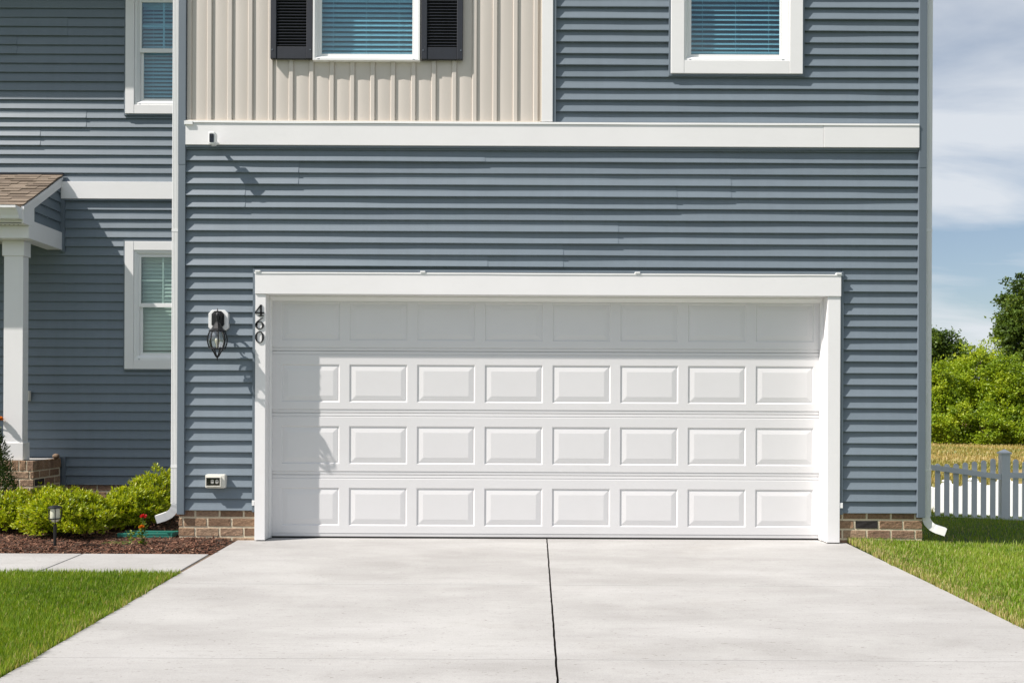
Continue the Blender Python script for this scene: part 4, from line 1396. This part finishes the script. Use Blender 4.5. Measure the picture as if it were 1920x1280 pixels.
# ------------------------------------------------------------------ picket fences
def picket_fence(name, A, B, zA, zB, bay, label, group, spacing, pw, h_mid, dip, post_h, rail_rel, caps=True):
    """posts every bay from A to B (xy); pickets with a scalloped top between them; base height runs from zA to zB"""
    A, B = Vector(A), Vector(B)
    d = (B - A)
    L_ = d.length
    d.normalize()
    nrm = Vector((-d.y, d.x))
    o = thing(name, (A.x, A.y, zA), label, 'fence', group)
    rot = math.atan2(d.y, d.x)
    base = lambda u: zA + (zB - zA) * u / L_

    def piece(nm, u0, u1, v0, v1, prof):
        pass
    pk_cache = {}

    def picket_mesh(hh):
        key = round(hh, 2)
        if key not in pk_cache:
            w = pw / 2
            pts = [(-w, 0.05), (w, 0.05), (w, key - 0.03), (w * 0.72, key - 0.012), (w * 0.35, key), (-w * 0.35, key), (-w * 0.72, key - 0.012), (-w, key - 0.03)]
            pk_cache[key] = MB().prism(pts, -0.011, 0.011, 'y').mesh('picket', 'fence')
        return pk_cache[key]
    nb = int(round(L_ / bay))
    for i in range(nb + 1):
        u = i * bay
        c = A + d * u
        w = 0.063
        mb = MB().box(-w, w, -w, w, -0.25, post_h)
        ob = link('post', mb.mesh('post', 'fence'), o, (c.x, c.y, base(u)))
        ob.rotation_euler = (0, 0, rot)
        if not caps:
            pass
        cap = MB().box(-w - 0.018, w + 0.018, -w - 0.018, w + 0.018, post_h, post_h + 0.025)
        q = w + 0.01
        cap.add([(-q, -q, post_h + 0.0255), (q, -q, post_h + 0.0255), (q, q, post_h + 0.0255), (-q, q, post_h + 0.0255), (0, 0, post_h + 0.075)], [(0, 1, 4), (1, 2, 4), (2, 3, 4), (3, 0, 4)])
        ob = link('post_cap', cap.mesh('post_cap', 'fence'), o, (c.x, c.y, base(u)))
        ob.rotation_euler = (0, 0, rot)
        if i == nb:
            break
        n = int((bay - 0.16) / spacing)
        s0 = (bay - (n - 1) * spacing) / 2
        for k in range(n):
            uu = u + s0 + k * spacing
            t_ = (uu - u) / bay
            hh = h_mid - dip * math.sin(math.pi * t_)
            cc = A + d * uu + nrm * 0.001
            ob = link('picket', picket_mesh(hh), o, (cc.x, cc.y, base(uu)))
            ob.rotation_euler = (0, 0, rot)
        for rr in rail_rel:
            mb = MB()
            u0, u1 = u + w, u + bay - w
            p0, p1 = A + d * u0, A + d * u1
            vs = []
            for p, uu in ((p0, u0), (p1, u1)):
                for sv, sz in ((-1, -1), (1, -1), (1, 1), (-1, 1)):
                    vs.append((p.x + nrm.x * (sv * 0.019 - 0.032), p.y + nrm.y * (sv * 0.019 - 0.032), base(uu) + (rr if not isinstance(rr, tuple) else rr[0] + (rr[1] - rr[0]) * (0 if uu == u0 else 1) if i == 0 else rr[1] + 0.03) + sz * 0.042))
            mb.add(vs, [(0, 1, 2, 3), (7, 6, 5, 4), (0, 4, 5, 1), (1, 5, 6, 2), (2, 6, 7, 3), (3, 7, 4, 0)])
            mb.build('rail', 'fence', o)
    return o


# near run, standing in the shade of the house
DEP = 6.45
fxp = px(1883, 900, DEP)
BAY = 2.0
fd = Vector((1.0, -0.10)).normalized()
A = Vector((fxp, DEP)) - fd * BAY
B = Vector((fxp, DEP)) + fd * BAY * 2
zb0 = pz(1883, 974, DEP)
picket_fence('picket_fence', A, B, zb0 + 0.0, zb0 - 0.09, BAY, 'shaded white picket fence standing right behind the lawn beside the house', 'picket fences', 16.6 / FPX * (DEP + 8), 0.076, 1.02, 0.14, 1.06, ((0.92, 0.70), 0.02))
# further run, sunlit, going away from the viewer
FA, FB = Vector((px(2030, 900, 7.6), 7.6)), Vector((px(1660, 900, 18.0), 18.0))
nbay = 7
picket_fence('picket_fence', FA, FB, -0.82, -1.86, (FB - FA).length / nbay, 'sunlit white picket fence running away behind the shaded one', 'picket fences', 0.098, 0.086, 0.98, 0.20, 0.90, (0.62, 0.2))

# ------------------------------------------------------------------ mulch bed
mx0, mx1, my0, my1 = -6.6, DL - 0.004, WALK1 + 0.004, YL - 0.03
n_x, n_y = 90, 64


def mulch_z(x, y):
    edge_ = sstep(0.0, 0.16, DL - x) * sstep(0.0, 0.14, y - WALK1)
    body = 0.012 * np.sin(x * 5.1 + y * 2.0) * np.sin(y * 4.3) + 0.026 + 0.015 * sstep(0.5, 2, y)
    return 0.0306 * np.minimum(y, 0) - 0.014 + body * edge_


gx, gy = np.meshgrid(np.linspace(mx0, mx1, n_x), np.linspace(my0, my1, n_y))
gz = mulch_z(gx, gy)
V = np.stack([gx, gy, gz], -1).reshape(-1, 3)
ii, jj = np.meshgrid(np.arange(n_x - 1), np.arange(n_y - 1))
a0 = (jj * n_x + ii).ravel()
F = np.stack([a0, a0 + 1, a0 + n_x + 1, a0 + n_x], 1)
inside = (V[F[:, 0], 0] > XL - 0.05) & (V[F[:, 0], 1] > 0.0)
bed = link('mulch_bed', fast_mesh('mulch_bed', V, F[~inside], 'soil'))
props(bed, 'brown planting bed between the walk and the house', 'bed', kind='structure')
n = 34000
x = RNG.uniform(mx0, mx1, n)
y = my0 + (my1 - my0) * RNG.uniform(0, 1, n) ** 1.7
keep = ~((x > XL - 0.03) & (y > 0.01)) & ~((x < QX) & (y > QY))
x, y = x[keep], y[keep]
n = len(x)
P = np.stack([x, y, mulch_z(x, y) + RNG.uniform(0.0, 0.014, n)], 1)
D = unit(np.stack([RNG.normal(size=n), RNG.normal(size=n), RNG.normal(size=n) * 0.28], 1))
S = unit(np.cross(D, unit(np.stack([RNG.normal(size=n) * 0.4, RNG.normal(size=n) * 0.4, np.ones(n)], 1))))
V, F, T = leaves(P - D * 0.015, D, S, RNG.uniform(0.018, 0.055, n), RNG.uniform(0.006, 0.014, n), RNG.beta(2, 2.2, n), 0.12)
mc = link('mulch', fast_mesh('mulch', V, F, 'mulch', T))
props(mc, 'reddish brown shredded bark mulch covering the planting bed', 'mulch', kind='stuff')

# ------------------------------------------------------------------ lawns
def grass(name, label, x, y, hmin, hmax, wmin, wmax, tint, zfun=terrain, mat='grass', lean=0.45):
    n = len(x)
    z = zfun(x, y) - 0.004
    h = RNG.uniform(hmin, hmax, n)
    w = RNG.uniform(wmin, wmax, n)
    az = RNG.uniform(0, 2 * np.pi, n)
    patch = np.sin(x * 3.1 + 1.2 * np.sin(y * 2.3)) * np.sin(y * 2.7 + 0.7)
    h = h * (1 + 0.12 * patch)
    la_ = RNG.uniform(0.1, lean, n) * h
    dx_, dy_ = np.cos(az) * la_, np.sin(az) * la_
    fx, fy = -np.sin(az + RNG.normal(0, 0.5, n)), np.cos(az + RNG.normal(0, 0.5, n))
    b = np.stack([x, y, z], 1)
    side = np.stack([fx, fy, np.zeros(n)], 1)
    m1 = b + np.stack([dx_ * 0.35, dy_ * 0.35, h * 0.6], 1)
    tip = b + np.stack([dx_, dy_, h], 1)
    V = np.stack([b - side * (w / 2)[:, None], b + side * (w / 2)[:, None], m1 + side * (w * 0.42)[:, None], m1 - side * (w * 0.42)[:, None], tip], 1).reshape(-1, 3)
    i = np.arange(n)[:, None] * 5
    F = np.concatenate([i + np.array([[0, 1, 2]]), i + np.array([[0, 2, 3]]), i + np.array([[3, 2, 4]])], 0)
    patch2 = np.sin(x * 9.1 + 2.0 * np.sin(y * 5.3)) * np.sin(y * 11.7 + 1.9 * np.sin(x * 4.1))
    T = np.repeat(np.where(tint < 0.86, np.clip(tint + 0.14 * patch + 0.09 * patch2, 0, 0.84), tint), 5)
    o = link(name, fast_mesh(name, V, F, mat, T))
    return props(o, label, 'grass', kind='stuff')


def lawn_tint(x, y, n, dry, up=0.0):
    t_ = up + RNG.beta(2.2, 2.4, n) * (0.82 - up)
    d_ = RNG.uniform(0, 1, n) < dry
    return np.where(d_, RNG.uniform(0.86, 1.0, n), t_)


# left lawn: dense near the camera's view, thinner further out
xa = np.concatenate([RNG.uniform(-4.6, DL - 0.004, 210000), RNG.uniform(-8.0, -4.6, 25000)])
ya = np.concatenate([RNG.uniform(-5.2, WALK0 - 0.012, 210000), RNG.uniform(-6, WALK0 - 0.012, 25000)])
wob = np.array([noise.noise(Vector((v_ * 6.0, 0.7, 3.0))) for v_ in np.linspace(-7, 1, 400)])
edge_of = lambda yy: np.interp(yy, np.linspace(-7, 1, 400), wob)
xa = np.where(xa > -2.6, xa + 0.022 * edge_of(ya) + 0.008, xa)
edge = np.exp(-np.clip(DL - xa, 0, 9) / 0.07)
grass('lawn_grass', 'green mown grass of the front lawn beside the walk', xa, ya, 0.022, 0.062, 0.0026, 0.0054, lawn_tint(xa, ya, len(xa), 0.05 + 0.25 * edge))
# right lawn
xb = np.concatenate([RNG.uniform(DR + 0.01, 5.6, 240000), RNG.uniform(5.6, 10, 16000)])
yb = np.concatenate([RNG.uniform(-5.0, 0.05, 240000), RNG.uniform(-5, 0.2, 16000)])
n = 60000
xc = RNG.uniform(XR + 0.02, 12.5, n)
yc = RNG.uniform(0.0, 9.5, n)
xb = np.concatenate([xb, xc])
yb = np.concatenate([yb, yc])
ok = ~((xb < XR + 0.01) & (yb > 0.02))
xb, yb = xb[ok], yb[ok]
xb = np.where((xb < 3.2) & (yb < -0.05), xb + 0.022 * edge_of(yb * 1.1 + 0.3) - 0.010, xb)
edge = np.exp(-np.clip(xb - DR, 0, 9) / 0.16) * (yb < 0.05)
grass('lawn_grass', 'green mown grass beside the driveway with a dry yellowish edge', xb, yb, 0.022, 0.060, 0.0028, 0.0055, lawn_tint(xb, yb, len(xb), 0.10 + 0.60 * edge, 0.17))
# dry meadow
n = 42000
dd = 17 + 45 * RNG.uniform(0, 1, n) ** 1.3
xd = dd * RNG.uniform(0.36, 0.66, n)
yd = dd - 8 + 5
grass('meadow_grass', 'dry golden meadow grass between the fence and the trees', xd, yd, 0.04, 0.16, 0.02, 0.045, np.clip(0.45 + 0.30 * np.sin(yd * 0.55 + 1.5 * np.sin(xd * 0.3)) * np.sin(xd * 0.21 + yd * 0.13 + 1) + RNG.normal(0, 0.2, n), 0, 1), mat='dry_grass', lean=0.6)

# ------------------------------------------------------------------ planting
def shrub(cx_, cy_, rx, ry, h, tips, label, name='shrub', mat='shrub', seed=0):
    z0 = float(mulch_z(np.array(cx_), np.array(cy_)))
    o = thing(name, (cx_, cy_, z0), label, 'shrub', 'shrubs in the mulch bed')
    # tips on and inside a lumpy dome
    n = int(tips * 1.4)
    dirs = rnd_dirs(n)
    dirs[:, 2] = np.abs(dirs[:, 2]) * 1.25 - 0.55
    dirs = unit(dirs)
    lump = 1 + 0.13 * np.sin(dirs[:, 0] * 7 + seed) * np.cos(dirs[:, 1] * 6 + seed * 2) + 0.10 * np.sin(dirs[:, 2] * 9 + dirs[:, 0] * 5 + seed)
    rad = RNG.uniform(0.35, 1.0, n) ** 0.45 * lump * RNG.uniform(0.90, 1.06, n)
    C = np.array([cx_, cy_, z0 + h * 0.44])
    T_ = C + dirs * rad[:, None] * np.array([rx, ry, h * 0.56])
    T_[:, 2] = np.maximum(T_[:, 2], z0 + 0.03)
    ax = unit(dirs * np.array([1, 1, 0.6]) + np.array([0, 0, 0.75]) + RNG.normal(0, 0.22, (n, 3)))
    # whorls of leaves round each tip
    per = 10
    P = np.repeat(T_, per, 0)
    A_ = np.repeat(ax, per, 0)
    s1 = side_of(A_)
    spread_ = RNG.uniform(0.25, 1.1, len(P))
    D = unit(A_ * np.cos(spread_)[:, None] + s1 * np.sin(spread_)[:, None])
    S = unit(np.cross(D, A_))
    P = P - A_ * RNG.uniform(0, 0.035, len(P))[:, None]
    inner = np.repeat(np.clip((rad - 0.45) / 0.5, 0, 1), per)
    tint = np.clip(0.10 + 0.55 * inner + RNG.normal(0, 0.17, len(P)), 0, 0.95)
    tint = np.where(RNG.uniform(0, 1, len(P)) < 0.02, 1.0, tint)
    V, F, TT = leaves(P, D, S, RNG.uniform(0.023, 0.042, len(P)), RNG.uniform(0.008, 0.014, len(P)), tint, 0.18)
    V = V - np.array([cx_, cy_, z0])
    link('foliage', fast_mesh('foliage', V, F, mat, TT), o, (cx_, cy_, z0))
    mb = MB()
    for k in range(26):
        i = random.randrange(n)
        e_ = Vector(T_[i])
        b_ = Vector((cx_ + random.uniform(-.05, .05), cy_ + random.uniform(-.05, .05), z0 - 0.01))
        mid = b_.lerp(e_, 0.5) + Vector((random.uniform(-.03, .03), random.uniform(-.03, .03), 0.03))
        mb.tube([b_, mid, e_], [0.007, 0.005, 0.002], 5)
    mb.build('stems', 'bark', o)
    return o


bushes = [(px(40, 960, 0.55), 0.45, 0.30, 0.33, 0.36, 1200, 'round yellow-green shrub at the end of the bed below the brick plinth'),
          (px(137, 960, 0.18), 0.16, 0.41, 0.38, 0.41, 2100, 'largest yellow-green shrub, just behind the path light'),
          (px(252, 950, 0.62), 0.62, 0.30, 0.33, 0.40, 1400, 'yellow-green shrub beside the white downspout elbow'),
          (px(300, 940, 1.25), 1.20, 0.32, 0.30, 0.50, 1000, 'yellow-green shrub tucked against the wall behind the downspout'),
          (px(95, 930, 1.05), 1.05, 0.33, 0.30, 0.36, 800, 'low yellow-green shrub right in front of the brick plinth corner')]
for i, q in enumerate(bushes):
    shrub(*q, seed=i * 1.7)

# small conifer at the picture edge
cxn, cyn = -5.10, 0.95
z0 = 0.0
con = thing('conifer', (cxn, cyn, z0), 'dark green cone-shaped conifer in front of the brick porch plinth', 'conifer')
n = 14000
hh = RNG.uniform(0, 1, n) ** 1.25
az = RNG.uniform(0, 2 * np.pi, n)
rr = 0.36 * (1 - hh) ** 0.8 * RNG.uniform(0.55, 1.05, n) * (1 + 0.12 * np.sin(az * 5 + hh * 9))
P = np.stack([rr * np.cos(az), rr * np.sin(az), 0.04 + hh * 1.13], 1)
D = unit(np.stack([np.cos(az) * 0.7, np.sin(az) * 0.7, np.full(n, 1.0)], 1) + RNG.normal(0, 0.35, (n, 3)))
V, F, T = leaves(P, D, side_of(D), RNG.uniform(0.02, 0.045, n), RNG.uniform(0.006, 0.012, n), np.clip(RNG.beta(2, 2.5, n), 0, 1))
link('foliage', fast_mesh('foliage', V, F, 'conifer', T), con, (cxn, cyn, z0))
MB().tube([(cxn, cyn, -0.02), (cxn, cyn, 0.9)], [0.02, 0.004], 8).build('trunk', 'bark', con)

# solar path light
plx, ply = px(103, 1029, -0.46), -0.46
plz = float(mulch_z(np.array(plx), np.array(ply)))
pla = thing('path_light', (plx, ply, plz), 'black path light with frosted panes standing in the mulch', 'path light')
hz = lambda q: pz(103, q, ply)
MB().tube([(plx, ply, plz - 0.05), (plx, ply, hz(982))], 0.0125, 12).build('stake', 'black', pla, smooth=True)
MB().lathe([(0.0, hz(946.5)), (0.020, hz(947)), (0.046, hz(949)), (0.055, hz(950.5)), (0.055, hz(952)), (0.0, hz(952))], plx, ply, 24).build('lid', 'black', pla)
MB().lathe([(0.0, hz(952.2)), (0.036, hz(952.2)), (0.038, hz(971)), (0.026, hz(977)), (0.014, hz(978.5)), (0.0, hz(978.5))], plx, ply, 20).build('shade', 'frost', pla, smooth=True)
for k in range(4):
    a_ = R(28) + k * math.pi / 2
    MB().tube([(plx + r_ * math.cos(a_), ply + r_ * math.sin(a_), hz(q)) for r_, q in ((0.047, 951.5), (0.045, 972), (0.030, 980), (0.013, 983.5))], 0.0034, 6).build('rib', 'black', pla)
MB().lathe([(0.041, hz(970.5)), (0.0475, hz(970.5)), (0.0475, hz(972.5)), (0.041, hz(972.5)), (0.041, hz(970.5))], plx, ply, 24).build('ring', 'black', pla)

# green splash tray under the downspout
tx0, tx1, ty = px(243, 1004, 0.30), px(330, 1004, 0.12), 0.12
tzv = 0.030
tr = MB()
w = 0.085
for (xa_, xb_, ya_, yb_, za__, zb__) in ((tx0, tx1, ty - w, ty + w, tzv - 0.02, tzv),):
    tr.box(xa_, xb_, ya_, yb_, za__, zb__)
    tr.box(xa_, xb_, ya_, ya_ + 0.014, zb__, zb__ + 0.022)
    tr.box(xa_, xb_, yb_ - 0.014, yb_, zb__, zb__ + 0.022)
    tr.box(xb_ - 0.014, xb_, ya_ + 0.0145, yb_ - 0.0145, zb__, zb__ + 0.022)
so = tr.build('splash_block', 'green_plastic', None, bevel=0.004)
props(so, 'green plastic splash tray lying on the mulch below the downspout', 'splash tray')

# lantana-like flower with a red and an orange head
fx_, fy_ = px(268, 1018, -0.28), -0.28
fz = float(mulch_z(np.array(fx_), np.array(fy_)))
fl = thing('flower_plant', (fx_, fy_, fz), 'slender flowering plant with one red and one orange bloom in the mulch', 'flower')
stem_top = pz(268, 968, fy_)
MB().tube([(fx_, fy_, fz - 0.01), (fx_ - 0.008, fy_, fz + 0.12), (fx_ + 0.004, fy_, stem_top)], [0.004, 0.0035, 0.0025], 6).build('stem', 'stem', fl)
n = 70
q = RNG.uniform(0, 0.93, n) ** 1.2
P = np.stack([fx_ - 0.008 * np.sin(q * 3) + RNG.normal(0, 0.012, n), fy_ + RNG.normal(0, 0.012, n), fz + 0.01 + q * (stem_top - fz)], 1)
az = RNG.uniform(0, 2 * np.pi, n)
D = unit(np.stack([np.cos(az), np.sin(az), RNG.uniform(-0.3, 0.9, n)], 1))
S = unit(np.cross(D, np.array([[0, 0, 1.0]])))
sz_ = 1 - 0.45 * q
V, F, T = leaves(P, D, S, RNG.uniform(0.035, 0.06, n) * sz_, RNG.uniform(0.022, 0.036, n) * sz_, RNG.uniform(0, 1, n))
link('foliage', fast_mesh('foliage', V - np.array([fx_, fy_, fz]), F, 'flower_leaf', T), fl, (fx_, fy_, fz))
n = 26
P = np.stack([np.full(n, fx_ - 0.10) + RNG.normal(0, 0.02, n), np.full(n, fy_) + RNG.normal(0, 0.02, n), fz + RNG.uniform(0.02, 0.11, n)], 1)
az = RNG.uniform(0, 2 * np.pi, n)
D = unit(np.stack([np.cos(az), np.sin(az), RNG.uniform(-0.3, 0.9, n)], 1))
V, F, T = leaves(P, D, side_of(D), RNG.uniform(0.02, 0.04, n), RNG.uniform(0.014, 0.022, n), RNG.uniform(0.2, 1, n))
link('side_shoot', fast_mesh('side_shoot', V - np.array([fx_, fy_, fz]), F, 'flower_leaf', T), fl, (fx_, fy_, fz))


def bloom(parent, c, r_, mat, n=70):
    D = rnd_dirs(n)
    D[:, 2] = np.abs(D[:, 2]) * 0.8 + 0.1
    D[:, 1] -= 0.35
    D = unit(D)
    V, F, T = leaves(np.array([c]) + D * r_ * 0.25, D, side_of(D), np.full(n, r_), np.full(n, r_ * 0.75), RNG.uniform(0, 1, n), 0.1)
    link('bloom', fast_mesh('bloom', V - np.array(c), F, mat, T), parent, c)


bloom(fl, (fx_ + 0.004, fy_, stem_top - 0.006), 0.026, 'red')
bloom(fl, (fx_ - 0.004, fy_ - 0.02, pz(266, 988, fy_)), 0.022, 'orange')

# potted marigold on the porch ledge, only its head reaches into view
mgx, mgy = -5.40, 1.66
mg = thing('potted_flower', (mgx, mgy, PZ), 'orange flower reaching in beside the white porch column', 'flower')
MB().lathe([(0.0, PZ), (0.055, PZ), (0.075, PZ + 0.13), (0.08, PZ + 0.13), (0.08, PZ + 0.15), (0.068, PZ + 0.15), (0.066, PZ + 0.13), (0.0, PZ + 0.12)], mgx, mgy, 20).build('pot', 'terracotta', mg, smooth=True)
mhx, mhy, mhz = px(-1, 787, 1.57), 1.57, pz(-1, 787, 1.57)
MB().tube([(mgx, mgy, PZ + 0.12), (mgx + 0.01, mgy - 0.02, PZ + 0.28), (mhx - 0.005, mhy, mhz)], 0.004, 6).build('stem', 'stem', mg)
bloom(mg, (mhx, mhy, mhz), 0.035, 'orange', 110)
n = 60
P = np.stack([mgx + RNG.normal(0, 0.02, n), mgy + RNG.normal(0, 0.02, n), PZ + RNG.uniform(0.13, 0.36, n)], 1)
az = RNG.uniform(0, 2 * np.pi, n)
D = unit(np.stack([np.cos(az), np.sin(az), RNG.uniform(0.1, 0.9, n)], 1))
V, F, T = leaves(P, D, side_of(D), RNG.uniform(0.03, 0.06, n), RNG.uniform(0.012, 0.022, n), RNG.uniform(0, 0.7, n))
link('foliage', fast_mesh('foliage', V - np.array([mgx, mgy, PZ]), F, 'flower_leaf', T), mg, (mgx, mgy, PZ))

# brown stone on the plinth
stx, sty = px(105, 856, 2.02), 2.02
vs, fs = [], []
for j in range(7):
    for k in range(12):
        th_, ph = math.pi * j / 6, 2 * math.pi * k / 12
        r_ = 0.033 * (1 + 0.22 * noise.noise(Vector((math.cos(ph) * 2, math.sin(ph) * 2, j))))
        vs.append((stx + r_ * 1.15 * math.sin(th_) * math.cos(ph), sty + r_ * math.sin(th_) * math.sin(ph), PZ + 0.024 + r_ * 0.85 * math.cos(th_)))
for j in range(6):
    for k in range(12):
        fs.append((j * 12 + k, j * 12 + (k + 1) % 12, (j + 1) * 12 + (k + 1) % 12, (j + 1) * 12 + k))
st_ = MB().add(vs, fs).build('stone', 'stone', None, smooth=True)
props(st_, 'small brown stone resting on the brick porch ledge', 'stone')

# ------------------------------------------------------------------ far trees
def tree(name, cx_, cy_, rx, rz_, h0, h1, nclump, per, lsize, mat, label, cat='tree', group='trees beyond the meadow', seed=0, lean=0.0):
    z0 = tz(cx_, cy_) - 0.1
    o = thing(name, (cx_, cy_, z0), label, cat, group)
    hc, hr = (h0 + h1) / 2, (h1 - h0) / 2
    nl = max(12, int(hr * rx * 4.2))
    ld = rnd_dirs(nl)
    lr = RNG.uniform(0.45, 0.92, nl)
    LC = ld * lr[:, None] * np.array([rx, rx * 0.9, hr]) * 0.86 + np.array([0, 0, hc])
    LR = RNG.uniform(0.24, 0.46, nl) * min(rx, hr)
    LT = RNG.normal(0.5, 0.16, nl)
    li = RNG.choice(nl, nclump, p=(LR ** 2) / (LR ** 2).sum())
    d = rnd_dirs(nclump)
    C = LC[li] + d * (LR[li] * RNG.uniform(0.55, 1.08, nclump))[:, None] * np.array([1.1, 1.0, 0.8])
    C[:, 0] += lean * C[:, 2]
    cs = RNG.uniform(0.14, 0.34, nclump) * (rx / 3.0) ** 0.5 * 1.1
    P = np.repeat(C, per, 0) + RNG.normal(0, 1, (nclump * per, 3)) * np.repeat(cs, per)[:, None] * np.array([0.75, 0.75, 0.55])
    P[:, 2] = np.maximum(P[:, 2], 0.05)
    n = len(P)
    D = unit(RNG.normal(0, 1, (n, 3)) + np.array([0, 0, -0.15]))
    S = side_of(D)
    ct = np.repeat(LT[li] + RNG.normal(0.0, 0.12, nclump), per)
    tint = np.clip(ct + RNG.normal(0, 0.14, n), 0, 1)
    V, F, T = leaves(P, D, S, RNG.uniform(0.7, 1.3, n) * lsize, RNG.uniform(0.5, 0.8, n) * lsize, tint, 0.15)
    link('crown', fast_mesh('crown', V, F, mat, T), o, (cx_, cy_, z0))
    mb = MB()
    mb.tube([(cx_, cy_, z0 - 0.3), (cx_ + 0.1, cy_, z0 + h0 + 0.3), (cx_ + lean * hc, cy_, z0 + hc + hr * 0.4)], [0.16 * rx / 3, 0.11 * rx / 3, 0.03], 8)
    for k in range(9):
        e_ = C[random.randrange(nclump)]
        b_ = Vector((cx_ + 0.05, cy_, z0 + h0 + random.uniform(0, hr)))
        e_ = Vector((cx_ + e_[0], cy_ + e_[1], z0 + e_[2]))
        mb.tube([b_, b_.lerp(e_, 0.5) + Vector((0, 0, 0.15)), e_], [0.05, 0.035, 0.012], 6)
    mb.build('trunk', 'bark', o)
    return o


def at(pp, depth):
    return px(pp, 700, depth - 8)


trees = [
    # name, pixel column, depth, rx, h0, h1, clumps, per, leaf, material, label
    ('leafy_bush', 1768, 56, 2.0, 0.1, 5.3, 380, 46, 0.15, 'bush', 'bright green bush directly beside the house downspout edge', 'bush'),
    ('leafy_bush', 1838, 57, 2.2, 0.1, 7.3, 520, 46, 0.15, 'bush', 'tallest bright green bush in the middle of the thicket', 'bush'),
    ('leafy_bush', 1908, 55, 2.1, 0.1, 6.5, 420, 46, 0.15, 'bush', 'bright green bush at the outer edge of the thicket', 'bush'),
    ('leafy_bush', 1798, 54, 1.6, -0.4, 3.0, 170, 46, 0.15, 'bush', 'low bright green bush at the foot of the thicket', 'bush'),
    ('leafy_bush', 1872, 54, 1.5, -0.4, 2.8, 150, 46, 0.15, 'bush', 'lowest bright green bush bordering the dry meadow', 'bush'),
    ('leafy_bush', 1758, 53, 1.3, -0.3, 2.4, 170, 46, 0.14, 'bush', 'short bright green bush closest to the house corner', 'bush'),
    ('leafy_bush', 1838, 53, 1.3, -0.4, 2.2, 170, 46, 0.14, 'bush', 'small bright green bush between two taller ones at the meadow edge', 'bush'),
    ('leafy_bush', 1906, 53, 1.4, -0.4, 2.5, 180, 46, 0.14, 'bush', 'short bright green bush below the tall tree', 'bush'),
    ('leafy_bush', 1985, 56, 2.6, 0.1, 5.6, 260, 40, 0.17, 'bush', 'bright green bush just past the picture edge', 'bush'),
    ('leafy_bush', 1690, 57, 2.6, 0.1, 5.2, 260, 40, 0.17, 'bush', 'bright green bush hidden behind the corner of the house', 'bush'),
    ('dark_tree', 1757, 66, 2.4, 1.5, 9.0, 480, 60, 0.20, 'tree', 'dark green round tree peeking over the thicket beside the downspout', 'tree'),
    ('tall_tree', 1924, 62, 2.4, 2.0, 12.0, 620, 56, 0.20, 'tree', 'tall green tree rising highest above the thicket', 'tree'),
]
for i, (nm, pp, dep, rx, h0, h1, nc_, per, ls, mt, lab, cat) in enumerate(trees):
    tree(nm, at(pp, dep), dep - 8, rx, (h1 - h0) / 2, h0, h1, nc_, per, ls, mt, lab, cat, seed=i * 2.1)
